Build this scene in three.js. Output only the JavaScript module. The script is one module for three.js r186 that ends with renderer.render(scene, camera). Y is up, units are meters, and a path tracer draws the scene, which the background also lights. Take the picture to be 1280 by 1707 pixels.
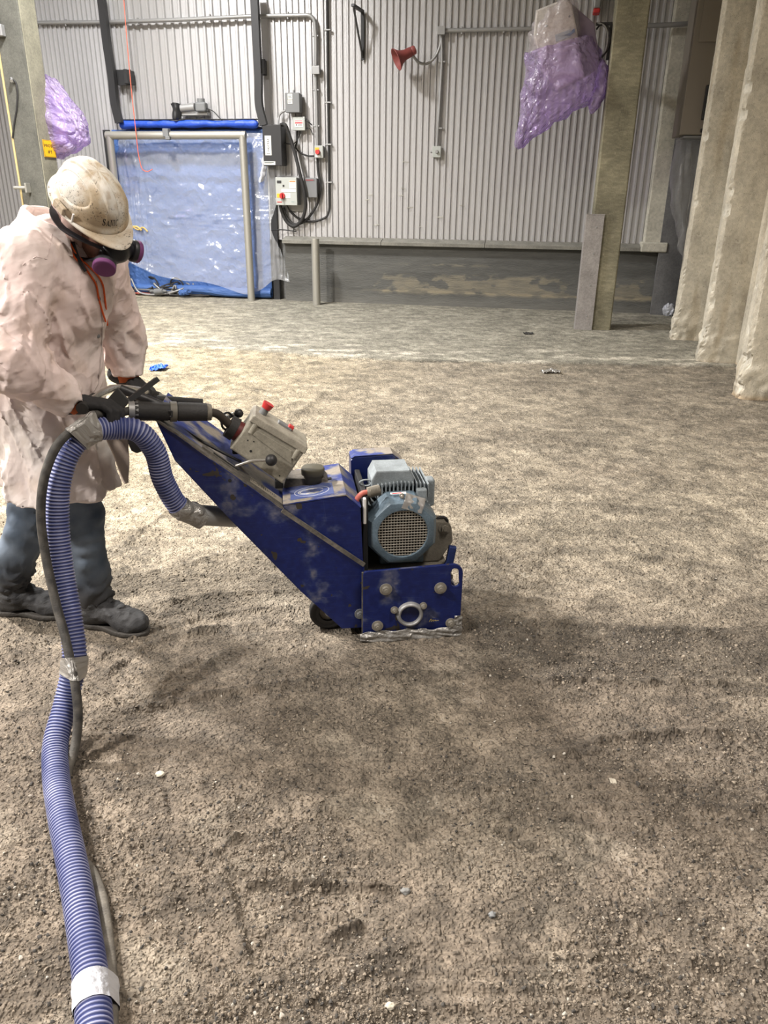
import * as THREE from 'three';
import { mergeGeometries, mergeVertices, toCreasedNormals } from 'three/addons/utils/BufferGeometryUtils.js';
import { RoundedBoxGeometry } from 'three/addons/geometries/RoundedBoxGeometry.js';
import { createNoise3D } from 'simplex-noise';

// ---------------------------------------------------------------- camera, light, exposure
const V = (x, y, z) => new THREE.Vector3(x, y, z);
const R = (d) => d * Math.PI / 180;
const scene = new THREE.Scene();
scene.background = new THREE.Color(0x050505);
const FOCAL = 1270;
const camera = new THREE.PerspectiveCamera(2 * Math.atan(853.5 / FOCAL) * 180 / Math.PI, 1280 / 1707, 0.05, 60);
camera.position.set(0, 1.55, 0);
camera.rotation.order = 'YXZ';
camera.rotation.set(R(-22.6), 0, 0.0118);
camera.updateMatrixWorld();
scene.add(camera);
const renderer = new THREE.WebGLRenderer({ antialias: true });
renderer.toneMapping = THREE.LinearToneMapping;
renderer.toneMappingExposure = 1.12;
renderer.shadowMap.enabled = true;
// unseen ceiling lamps, most inferred, the fill ones added: [x, y, z, intensity, warm, source size]; each has its fitting (built with the ceiling)
const LAMPS = [
  [-5.2, 5.3, -4.6, 460, 0xfff8f0, 13],
  [-5.0, 5.4, 0.0, 260, 0xfff8f0, 12],
  [1.6, 5.9, -0.4, 75, 0xfff5ea, 30],  // fill lamp, added so the fin fronts come out brighter
  [-3.3, 5.9, -9.3, 190, 0xfffdfa, 14],
  [-7.6, 5.9, -7.8, 85, 0xfbfaff, 18],  // added to brighten the wall behind the left column
];

// ---------------------------------------------------------------- measuring: a pixel of the 1280 x 1707 frame to a real point
const CAM = camera.position, QC = camera.quaternion.clone();
const ray = (px, py) => V((px - 640) / FOCAL, -(py - 853.5) / FOCAL, -1).applyQuaternion(QC);
const onFloor = (px, py, h = 0) => { const d = ray(px, py); return CAM.clone().addScaledVector(d, (h - CAM.y) / d.y); };
const onPlane = (px, py, P, N) => { const d = ray(px, py); return CAM.clone().addScaledVector(d, P.clone().sub(CAM).dot(N) / d.dot(N)); };
const atZ = (px, py, z) => { const d = ray(px, py); return CAM.clone().addScaledVector(d, z / d.z); };

// ---------------------------------------------------------------- random, noise
function rng(seed) { let a = seed >>> 0; return () => { a = (a + 0x6D2B79F5) | 0; let t = Math.imul(a ^ (a >>> 15), 1 | a); t = (t + Math.imul(t ^ (t >>> 7), 61 | t)) ^ t; return ((t ^ (t >>> 14)) >>> 0) / 4294967296; }; }
const n3 = createNoise3D(rng(7));
const fbm = (x, y, z, o = 4) => { let s = 0, a = 0.5, f = 1; for (let i = 0; i < o; i++) { s += a * n3(x * f, y * f, z * f); a *= 0.5; f *= 2.03; } return s; };
const clamp = (x, a = 0, b = 1) => Math.min(b, Math.max(a, x));
const sstep = (a, b, x) => { const t = clamp((x - a) / (b - a)); return t * t * (3 - 2 * t); };
const mix = (a, b, t) => a + (b - a) * t;
// tileable value noise
function hash2(x, y, s) { let h = Math.imul(x, 374761393) + Math.imul(y, 668265263) + Math.imul(s, 2147483647 ^ 0x5bd1e995); h = Math.imul(h ^ (h >>> 13), 1274126177); return ((h ^ (h >>> 16)) >>> 0) / 4294967296; }
function vn(u, v, per, s) {
  const x = u * per, y = v * per, x0 = Math.floor(x), y0 = Math.floor(y); let fx = x - x0, fy = y - y0;
  fx = fx * fx * (3 - 2 * fx); fy = fy * fy * (3 - 2 * fy);
  const w = (k) => ((k % per) + per) % per, X0 = w(x0), X1 = w(x0 + 1), Y0 = w(y0), Y1 = w(y0 + 1);
  return mix(mix(hash2(X0, Y0, s), hash2(X1, Y0, s), fx), mix(hash2(X0, Y1, s), hash2(X1, Y1, s), fx), fy);
}
const vfbm = (u, v, per, s, o = 4) => { let r = 0, a = 0.5, p = per; for (let i = 0; i < o; i++) { r += a * vn(u, v, p, s + i); a *= 0.5; p *= 2; } return r / (1 - Math.pow(0.5, o)); };

// ---------------------------------------------------------------- textures
function tex(w, h, fn, { srgb = true, rx = 1, ry = 1 } = {}) {
  const d = new Uint8Array(w * h * 4);
  for (let j = 0; j < h; j++) for (let i = 0; i < w; i++) {
    const c = fn(i / w, j / h), k = (j * w + i) * 4;
    if (typeof c === 'number') { d[k] = d[k + 1] = d[k + 2] = clamp(c) * 255; } else { d[k] = clamp(c[0]) * 255; d[k + 1] = clamp(c[1]) * 255; d[k + 2] = clamp(c[2]) * 255; }
    d[k + 3] = 255;
  }
  const t = new THREE.DataTexture(d, w, h, THREE.RGBAFormat);
  t.wrapS = t.wrapT = THREE.RepeatWrapping; t.magFilter = THREE.LinearFilter; t.minFilter = THREE.LinearMipmapLinearFilter; t.generateMipmaps = true;
  if (srgb) t.colorSpace = THREE.SRGBColorSpace;
  t.repeat.set(rx, ry); t.needsUpdate = true;
  return t;
}
const rep = (t, rx, ry = rx) => { const c = t.clone(); c.repeat.set(rx, ry); c.needsUpdate = true; return c; };
function label(w, h, draw) {
  const c = document.createElement('canvas'); c.width = w; c.height = h; draw(c.getContext('2d'), w, h);
  const t = new THREE.CanvasTexture(c); t.colorSpace = THREE.SRGBColorSpace; return t;
}
const T = {};
T.grit = tex(2048, 2048, (u, v) => {          // 1.6 m of loose milled grit, relief
  let h = 0.34 * vfbm(u, v, 24, 3, 3) + 0.3 * vn(u, v, 120, 9);
  const g = vn(u, v, 210, 21), g2 = vn(u, v, 420, 33);
  h += 0.5 * Math.pow(clamp((g - 0.5) * 2.2), 1.3) + 0.28 * Math.pow(clamp((g2 - 0.45) * 1.9), 1.4);
  return 0.62 * h;
}, { srgb: false });
T.speck = tex(1024, 1024, (u, v) => {         // albedo variation of the grit
  const a = vn(u, v, 150, 5), b = vn(u, v, 300, 6), c = vfbm(u, v, 16, 7, 4), d = vn(u, v, 90, 15);
  let k = 0.80 + 0.42 * (c - 0.5) + 0.30 * (b - 0.5) + 0.22 * (vn(u, v, 64, 18) - 0.5);
  if (a > 0.8) k *= 1 - 1.1 * (a - 0.8); if (d > 0.86) k *= 1 + 1.2 * (d - 0.86);
  return [k, k * 0.985, k * 0.96];
});
T.fine = tex(512, 512, (u, v) => 0.5 + 0.5 * (vfbm(u, v, 32, 41, 4) - 0.5) * 1.6, { srgb: false });
T.scratch = (() => {                          // worn enamel: light marks and dust patches on a coloured coat
  const w = 1024, d = new Float32Array(w * w), r = rng(99);
  for (let k = 0; k < 900; k++) { let x = r() * w, y = r() * w; const a = (r() - 0.5) * (r() < 0.75 ? 0.25 : 3), L = 15 + r() * r() * 240, s = 0.12 + 0.55 * r() * r(); for (let i = 0; i < L; i++) { const q = (((y | 0) + w) % w) * w + (((x | 0) + w) % w); d[q] = Math.max(d[q], s); x += Math.cos(a); y += Math.sin(a); } }
  return tex(w, w, (u, v) => {
    const i = Math.floor(u * w), j = Math.floor(v * w), s = d[j * w + i], du = sstep(0.54, 0.74, vfbm(u, v, 7, 51, 5)), ch = sstep(0.74, 0.78, vfbm(u, v, 14, 61, 4)), g = vfbm(u, v, 40, 71, 3);
    const m = clamp(0.62 * s + 0.6 * du * (0.35 + g)), base = [0.03 + 0.05 * g, 0.085 + 0.06 * g, 0.30 + 0.1 * g];
    const o = [mix(base[0], 0.56, m), mix(base[1], 0.53, m), mix(base[2], 0.50, m)];
    return ch > 0.5 ? [0.22, 0.2, 0.18] : o;
  });
})();
T.dusty = tex(1024, 1024, (u, v) => {         // blue enamel lying under thick dust
  const a = sstep(0.36, 0.62, vfbm(u, v, 6, 81, 5)), g = vfbm(u, v, 60, 85, 3);
  return [mix(0.16, 0.56, a) + 0.1 * (g - 0.5), mix(0.22, 0.53, a) + 0.1 * (g - 0.5), mix(0.50, 0.49, a) + 0.1 * (g - 0.5)];
});
T.greasy = tex(512, 512, (u, v) => { const a = vfbm(u, v, 5, 91, 5), g = vfbm(u, v, 40, 95, 3), k = 0.36 + 0.3 * (a - 0.5) + 0.14 * (g - 0.5); return [k * 1.05, k, k * 0.93]; });
T.conc = tex(1024, 1024, (u, v) => {          // cast concrete
  const a = vfbm(u, v, 5, 101, 6), b = vfbm(u, v, 60, 111, 3), c = vn(u, v, 180, 115);
  let k = 0.78 + 0.26 * (a - 0.5) + 0.16 * (b - 0.5); if (c > 0.9) k *= 0.82;
  return [k, k, k];
});
T.wallbump = tex(512, 512, (u, v) => { const a = vfbm(u, v, 48, 121, 2); return 0.5 + (a - 0.5) * 1.5; }, { srgb: false });
T.streak = tex(1024, 1024, (u, v) => {        // plaster smeared sideways on the olive columns
  const a = vfbm(u, (v + 0.012 * vn(u, v, 9, 5)) % 1, 4, 131, 3), b = vn(u * 0.2, v, 55, 135), c = vn(u * 0.4, (v + 0.03 * vn(u, v, 5, 3)) % 1, 80, 138);
  const k = 0.78 + 0.4 * (a - 0.5) + 0.10 * (b - 0.5) + 0.12 * Math.pow(c, 3) + 0.1 * (vn(u, v, 260, 8) - 0.5);
  return [k, k, k];
});
T.weave = tex(256, 256, (u, v) => 0.5 + 0.2 * Math.sin(u * 256 * 0.785) * Math.sin(v * 256 * 0.785) + 0.25 * (vfbm(u, v, 24, 141, 3) - 0.5), { srgb: false });
T.crumple = tex(512, 512, (u, v) => 1 - Math.abs(vfbm(u, v, 5, 151, 5) - 0.5) * 4, { srgb: false });
T.hat = tex(1024, 1024, (u, v) => {           // grime on the shell: brown haze, small spots, fine scuffs
  const a = sstep(0.46, 0.72, vfbm(u, v, 3, 161, 6)), b = sstep(0.70, 0.76, vfbm(u, v, 60, 171, 2)) * sstep(0.45, 0.6, vfbm(u, v, 5, 173, 3)), c = sstep(0.5, 0.8, vfbm(u, v, 9, 175, 5)), d = sstep(0.75, 0.9, vfbm(u, v, 120, 178, 2)), e = Math.exp(-(((vfbm(u, v, 10, 181, 3) - 0.5) / 0.008) ** 2)) * sstep(0.5, 0.62, vfbm(u, v, 4, 185, 3));
  const k = (1 - 0.35 * b) * (1 - 0.12 * d) * (1 - 0.3 * e);
  return [mix(0.95, 0.74, a * 0.7) * k * (1 - 0.10 * c), mix(0.94, 0.65, a * 0.72) * k * (1 - 0.14 * c), mix(0.92, 0.53, a * 0.75) * k * (1 - 0.18 * c)];
});

// ---------------------------------------------------------------- materials
const M = {};
const std = (o) => new THREE.MeshStandardMaterial(o), phy = (o) => new THREE.MeshPhysicalMaterial(o);
const lin = (r, g, b) => new THREE.Color().setRGB(r, g, b);
M.floor = std({ color: 0xffffff, vertexColors: true, map: T.speck, roughness: 0.95, bumpMap: T.grit, bumpScale: 0.018 });
M.pebble = std({ color: 0xffffff, roughness: 0.95 });
M.sheet = std({ color: lin(0.47, 0.465, 0.47), roughness: 0.42, metalness: 0.45, bumpMap: rep(T.wallbump, 3), bumpScale: 0.0012 });
M.sheetDull = std({ color: lin(0.40, 0.40, 0.405), roughness: 0.5, metalness: 0.4, bumpMap: rep(T.wallbump, 3), bumpScale: 0.001 });
M.slab = std({ color: lin(0.3, 0.3, 0.29), map: T.conc, roughness: 0.95 });
M.ceil = std({ color: lin(0.62, 0.62, 0.6), roughness: 0.95 });
M.fin = std({ color: lin(0.80, 0.74, 0.61), map: rep(T.conc, 0.7), vertexColors: true, roughness: 0.9, bumpMap: rep(T.fine, 5), bumpScale: 0.004 });
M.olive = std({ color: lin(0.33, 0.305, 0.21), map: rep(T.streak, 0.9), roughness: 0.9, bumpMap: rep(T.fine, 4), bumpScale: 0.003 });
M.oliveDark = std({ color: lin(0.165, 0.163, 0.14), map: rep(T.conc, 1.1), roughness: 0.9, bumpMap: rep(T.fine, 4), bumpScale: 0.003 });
M.cream = std({ color: lin(0.80, 0.77, 0.66), map: rep(T.conc, 0.6), roughness: 0.8 });
M.greyPanel = std({ color: lin(0.22, 0.22, 0.225), map: rep(T.conc, 1), roughness: 0.7 });
M.cap = std({ color: lin(0.33, 0.32, 0.28), map: rep(T.conc, 1.5), roughness: 0.75 });
M.steel = std({ color: lin(0.42, 0.41, 0.37), roughness: 0.45, metalness: 0.6, bumpMap: rep(T.fine, 3), bumpScale: 0.001 });
M.guard = std({ color: lin(0.52, 0.49, 0.48), roughness: 0.5, metalness: 0.3, map: rep(T.conc, 1.2) });
M.galv = std({ color: lin(0.32, 0.32, 0.32), roughness: 0.5, metalness: 0.5 });
M.greyBox = std({ color: lin(0.17, 0.175, 0.18), roughness: 0.55 });
M.lightBox = std({ color: lin(0.40, 0.42, 0.40), roughness: 0.5 });
M.black = std({ color: lin(0.018, 0.018, 0.02), roughness: 0.5 });
M.rubber = std({ color: lin(0.022, 0.021, 0.021), roughness: 0.7, bumpMap: rep(T.fine, 6), bumpScale: 0.001 });
M.rail = std({ color: lin(0.035, 0.035, 0.037), roughness: 0.5, metalness: 0.3 });
M.white = std({ color: lin(0.75, 0.74, 0.72), roughness: 0.5 });
M.yellow = std({ color: lin(0.75, 0.45, 0.03), roughness: 0.5 });
M.red = std({ color: lin(0.5, 0.03, 0.03), roughness: 0.45 });
M.hornRed = std({ color: lin(0.22, 0.05, 0.045), roughness: 0.55 });
M.blueDoor = std({ color: lin(0.05, 0.12, 0.33), roughness: 0.6, bumpMap: rep(T.crumple, 0.8), bumpScale: 0.02 });
M.clear = phy({ color: lin(0.93, 0.95, 0.98), roughness: 0.18, transmission: 0.81, thickness: 0, ior: 1.5, bumpMap: rep(T.crumple, 0.7), bumpScale: 0.006 });
M.purple = phy({ color: lin(0.68, 0.56, 0.84), roughness: 0.2, transmission: 0.74, thickness: 0, ior: 1.5, bumpMap: rep(T.crumple, 1.3), bumpScale: 0.03 });
M.unit = std({ color: lin(0.85, 0.80, 0.77), roughness: 0.6, map: rep(T.conc, 1) });
M.blue = std({ color: 0xffffff, map: rep(T.scratch, 1.6), roughness: 0.42, metalness: 0.1 });
M.blueTop = std({ color: 0xffffff, map: rep(T.dusty, 2.2), roughness: 0.75 });
M.dustTop = std({ color: 0xffffff, map: rep(T.greasy, 3), roughness: 0.8 });
M.navy = std({ color: lin(0.012, 0.03, 0.14), roughness: 0.5, map: rep(T.conc, 3) });
M.motor = std({ color: lin(0.175, 0.25, 0.32), map: rep(T.conc, 4), roughness: 0.4, metalness: 0.15, bumpMap: rep(T.fine, 8), bumpScale: 0.0005 });
M.motorTop = std({ color: lin(0.36, 0.41, 0.44), map: rep(T.conc, 5), roughness: 0.75 });
M.motorDark = std({ color: lin(0.06, 0.075, 0.09), roughness: 0.6 });
M.cast = std({ color: lin(0.27, 0.245, 0.20), map: rep(T.conc, 4), roughness: 0.8 });
M.dark = std({ color: lin(0.010, 0.010, 0.011), roughness: 0.8 });
M.bolt = std({ color: lin(0.36, 0.34, 0.3), roughness: 0.45, metalness: 0.6 });
M.chrome = std({ color: lin(0.62, 0.61, 0.58), roughness: 0.25, metalness: 0.9 });
M.beige = std({ color: lin(0.47, 0.44, 0.36), roughness: 0.55, map: rep(T.conc, 3) });
M.beigeTop = std({ color: lin(0.56, 0.52, 0.43), roughness: 0.7, map: rep(T.conc, 5) });
M.brownCap = std({ color: lin(0.075, 0.068, 0.045), roughness: 0.65 });
M.duct = std({ color: lin(0.33, 0.32, 0.305), roughness: 0.33, metalness: 0.45, bumpMap: rep(T.crumple, 6), bumpScale: 0.004 });
M.ductWhite = std({ color: lin(0.56, 0.575, 0.63), roughness: 0.45, metalness: 0.2, bumpMap: rep(T.crumple, 6), bumpScale: 0.003 });
M.hose = std({ color: 0xffffff, vertexColors: true, roughness: 0.55 });
M.cable = std({ color: 0xffffff, vertexColors: true, roughness: 0.7, bumpMap: rep(T.fine, 8), bumpScale: 0.001 });
M.skin = std({ color: lin(0.16, 0.075, 0.05), roughness: 0.55 });
M.coat = std({ color: 0xffffff, vertexColors: true, roughness: 0.9, bumpMap: rep(T.crumple, 1.7), bumpScale: 0.0042 });
M.seam = std({ color: 0xffffff, vertexColors: true, roughness: 0.9 });
M.jeans = std({ color: 0xffffff, vertexColors: true, roughness: 0.9, bumpMap: rep(T.weave, 14), bumpScale: 0.001 });
M.boot = std({ color: 0xffffff, vertexColors: true, roughness: 0.7, bumpMap: rep(T.fine, 7), bumpScale: 0.002 });
M.glove = std({ color: lin(0.02, 0.02, 0.022), roughness: 0.75, bumpMap: rep(T.weave, 20), bumpScale: 0.001 });
M.orange = std({ color: lin(0.72, 0.11, 0.02), roughness: 0.8 });
M.cuffOrange = std({ color: lin(0.42, 0.10, 0.03), roughness: 0.9 });
M.hat = std({ color: lin(0.76, 0.745, 0.71), map: rep(T.hat, 1), roughness: 0.42 });
M.hatIn = std({ color: lin(0.5, 0.45, 0.38), roughness: 0.6 });
M.net = std({ color: lin(0.40, 0.28, 0.25), roughness: 0.9 });
M.mask = std({ color: lin(0.014, 0.014, 0.018), roughness: 0.45 });
M.filter = std({ color: lin(0.155, 0.035, 0.145), roughness: 0.6, bumpMap: rep(T.weave, 20), bumpScale: 0.001 });
M.string = std({ color: lin(0.75, 0.16, 0.1), roughness: 0.8 });
M.twine = std({ color: lin(0.55, 0.4, 0.14), roughness: 0.8 });
M.paper = std({ color: lin(0.55, 0.55, 0.55), roughness: 0.7 });
M.blueScrap = std({ color: lin(0.03, 0.12, 0.75), roughness: 0.4 });
M.stone = std({ color: lin(0.5, 0.46, 0.38), roughness: 0.9 });
M.redCable = std({ color: lin(0.5, 0.13, 0.1), roughness: 0.6 });

// ---------------------------------------------------------------- scene helpers
const used = new Map();
function numbered(name) { const k = used.get(name) ?? 0; used.set(name, k + 1); return k ? `${name}_${String(k).padStart(3, '0')}` : name; }
function shadow(m) { m.castShadow = true; m.receiveShadow = true; return m; }
const counts = new WeakMap();
function part(parent, name, geo, mat, lab) {
  const m = shadow(new THREE.Mesh(geo, mat)), c = counts.get(parent) ?? counts.set(parent, {}).get(parent);
  const k = c[name] ?? 0; c[name] = k + 1;
  m.name = k ? `${name}_${String(k).padStart(3, '0')}` : name;
  if (lab) m.userData.label = lab;
  parent.add(m); return m;
}
function tag(o, lab, category, group) { o.userData.label = lab; o.userData.category = category; if (group) o.userData.group = group; return o; }
function thing(name, lab, category, pos = V(0, 0, 0), turn = 0, group) {
  const g = new THREE.Group(); g.name = numbered(name); g.position.copy(pos); g.rotation.y = turn; scene.add(g); return tag(g, lab, category, group);
}
function one(name, geo, mat, lab, category, group) { const m = shadow(new THREE.Mesh(geo, mat)); m.name = numbered(name); scene.add(m); return tag(m, lab, category, group); }
function struct(name, geo, mat) { const m = geo ? shadow(new THREE.Mesh(geo, mat)) : new THREE.Group(); m.name = name; m.userData.kind = 'structure'; scene.add(m); return m; }
// uv in metres from the face directions
function boxUV(geo) {
  const g = geo.index ? geo.toNonIndexed() : geo; if (!g.attributes.normal) g.computeVertexNormals();
  const p = g.attributes.position, n = p.count, uv = new Float32Array(n * 2), a = V(), b = V(), c = V();
  for (let i = 0; i < n; i += 3) {
    a.fromBufferAttribute(p, i); b.fromBufferAttribute(p, i + 1); c.fromBufferAttribute(p, i + 2);
    const N = b.clone().sub(a).cross(c.clone().sub(a)), x = Math.abs(N.x), y = Math.abs(N.y), z = Math.abs(N.z);
    for (let k = 0; k < 3; k++) { const q = [a, b, c][k], o = (i + k) * 2; if (y >= x && y >= z) { uv[o] = q.x; uv[o + 1] = q.z; } else if (x >= z) { uv[o] = q.z; uv[o + 1] = q.y; } else { uv[o] = q.x; uv[o + 1] = q.y; } }
  }
  g.setAttribute('uv', new THREE.BufferAttribute(uv, 2)); return g;
}
const box = (w, h, d, x = 0, y = 0, z = 0, r = 0.004) => boxUV(new RoundedBoxGeometry(w, h, d, 2, Math.min(r, w / 2.01, h / 2.01, d / 2.01)).translate(x, y, z));
function ext(pts, depth, z0 = 0, bevel = 0.003, holes = []) {
  const s = new THREE.Shape(pts.map((p) => new THREE.Vector2(p[0], p[1])));
  for (const h of holes) s.holes.push(new THREE.Path(h.map((p) => new THREE.Vector2(p[0], p[1]))));
  const g = new THREE.ExtrudeGeometry(s, { depth: depth - 2 * bevel, bevelEnabled: bevel > 0, bevelSize: bevel, bevelThickness: bevel, bevelOffset: -bevel, bevelSegments: 2, curveSegments: 16 });
  return boxUV(g.translate(0, 0, z0 + bevel));
}
function rod(a, b, r0, r1 = r0, seg = 16) { const d = b.clone().sub(a), g = new THREE.CylinderGeometry(r1, r0, d.length(), seg); g.translate(0, d.length() / 2, 0); g.applyQuaternion(new THREE.Quaternion().setFromUnitVectors(V(0, 1, 0), d.normalize())); return g.translate(a.x, a.y, a.z); }
const curve = (pts, tension = 0.5) => new THREE.CatmullRomCurve3(pts, false, 'centripetal', tension);
function tube(pts, r, seg = 60, rad = 8) { return capped(new THREE.TubeGeometry(curve(pts), seg, r, rad), pts, r); }
function capped(g) { return g; }
// a polyline of straight runs with bends of radius b
function bent(pts, b) {
  const out = [pts[0].clone()];
  for (let i = 1; i < pts.length - 1; i++) { const p = pts[i], d0 = pts[i - 1].clone().sub(p), d1 = pts[i + 1].clone().sub(p), q = Math.min(b, d0.length() * 0.45, d1.length() * 0.45); d0.normalize(); d1.normalize(); const A = p.clone().addScaledVector(d0, q), B = p.clone().addScaledVector(d1, q); for (let k = 0; k <= 8; k++) { const t = k / 8; out.push(A.clone().multiplyScalar((1 - t) * (1 - t)).addScaledVector(p, 2 * t * (1 - t)).addScaledVector(B, t * t)); } }
  out.push(pts[pts.length - 1].clone()); return out;
}
// sweep a closed 2D outline along a polyline; up fixes the frame
function sweep(path, outline, up = V(0, 0, 1), scaleAt = null) {
  const pos = [], idx = [], n = outline.length;
  path.forEach((p, i) => {
    const t = (path[Math.min(i + 1, path.length - 1)]).clone().sub(path[Math.max(i - 1, 0)]).normalize(), s = up.clone().cross(t).normalize(), u = t.clone().cross(s);
    const k = scaleAt ? scaleAt(i / (path.length - 1)) : 1;
    for (const o of outline) { const q = p.clone().addScaledVector(s, o[0] * k).addScaledVector(u, o[1] * k); pos.push(q.x, q.y, q.z); }
  });
  for (let i = 0; i < path.length - 1; i++) for (let j = 0; j < n; j++) { const a = i * n + j, b = i * n + (j + 1) % n; idx.push(a, b, a + n, b, b + n, a + n); }
  for (const [base, flip] of [[0, 1], [(path.length - 1) * n, 0]]) for (let j = 1; j < n - 1; j++) flip ? idx.push(base, base + j + 1, base + j) : idx.push(base, base + j, base + j + 1);
  const g = new THREE.BufferGeometry(); g.setAttribute('position', new THREE.Float32BufferAttribute(pos, 3)); g.setIndex(idx); return boxUV(toCreasedNormals(g, R(40)));
}
const circ = (r, n = 14) => Array.from({ length: n }, (_, i) => [r * Math.cos(i / n * 2 * Math.PI), r * Math.sin(i / n * 2 * Math.PI)]);
const rectO = (w, h) => [[-w / 2, -h / 2], [w / 2, -h / 2], [w / 2, h / 2], [-w / 2, h / 2]];
const pipe = (pts, r, b = 0.12, n = 14) => { const p = bent(pts, b), up = V(0.31, 0.2, 0.93).normalize(); return sweep(p, circ(r, n), up); };
// smooth sheet through rows of points, with a displacement along its normal
function sheetGeo(rows, nu, nv, disp, closed = false) {
  const cs = rows.map((r) => new THREE.CatmullRomCurve3(r, closed, 'centripetal'));
  const cols = []; for (let i = 0; i <= nu; i++) cols.push(new THREE.CatmullRomCurve3(cs.map((c) => c.getPoint(closed ? (i % nu) / nu : i / nu)), false, 'centripetal'));
  const pos = new Float32Array((nu + 1) * (nv + 1) * 3), uv = new Float32Array((nu + 1) * (nv + 1) * 2), idx = [], p = V();
  const W = cs[Math.floor(cs.length / 2)].getLength(), H = cols[Math.floor(nu / 2)].getLength();
  for (let i = 0; i <= nu; i++) for (let j = 0; j <= nv; j++) { cols[i].getPoint(j / nv, p); const k = j * (nu + 1) + i; pos.set([p.x, p.y, p.z], k * 3); uv.set([i / nu * W, -j / nv * H], k * 2); }
  for (let j = 0; j < nv; j++) for (let i = 0; i < nu; i++) { const a = j * (nu + 1) + i; idx.push(a, a + nu + 1, a + 1, a + 1, a + nu + 1, a + nu + 2); }
  const g = new THREE.BufferGeometry(); g.setAttribute('position', new THREE.BufferAttribute(pos, 3)); g.setAttribute('uv', new THREE.BufferAttribute(uv, 2)); g.setIndex(idx); g.computeVertexNormals();
  if (disp) { const n = g.attributes.normal.array.slice(); for (let k = 0; k < pos.length / 3; k++) { const a = (k % (nu + 1)) % (closed ? nu : 1e9), kk = closed ? Math.floor(k / (nu + 1)) * (nu + 1) + a : k; const d = disp(pos[kk * 3], pos[kk * 3 + 1], pos[kk * 3 + 2], (k % (nu + 1)) / nu, Math.floor(k / (nu + 1)) / nv); for (let c = 0; c < 3; c++) pos[k * 3 + c] += n[kk * 3 + c] * d; } g.computeVertexNormals(); }
  return g;
}
// give a sheet a back face at a distance (solid cloth)
function thicken(g, t) {
  const p = g.attributes.position, n = g.attributes.normal, N = p.count, pos = new Float32Array(N * 6), uv = new Float32Array(N * 4), idx = [...g.index.array];
  for (let i = 0; i < N; i++) for (let c = 0; c < 3; c++) { const a = p.array[i * 3 + c], b = n.array[i * 3 + c]; pos[i * 3 + c] = a + b * t / 2; pos[(i + N) * 3 + c] = a - b * t / 2; }
  uv.set(g.attributes.uv.array, 0); uv.set(g.attributes.uv.array, N * 2);
  const E = new Map(), src = g.index.array;
  for (let i = 0; i < src.length; i += 3) { const [a, b, c] = [src[i], src[i + 1], src[i + 2]]; idx.push(a + N, c + N, b + N); for (const [x, y] of [[a, b], [b, c], [c, a]]) { const k = x < y ? x * N + y : y * N + x; E.set(k, E.has(k) ? null : [x, y]); } }
  for (const e of E.values()) if (e) { const [x, y] = e; idx.push(x, x + N, y, y, x + N, y + N); }
  const o = new THREE.BufferGeometry(); o.setAttribute('position', new THREE.BufferAttribute(pos, 3)); o.setAttribute('uv', new THREE.BufferAttribute(uv, 2)); o.setIndex(idx); o.computeVertexNormals(); return o;
}
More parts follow.
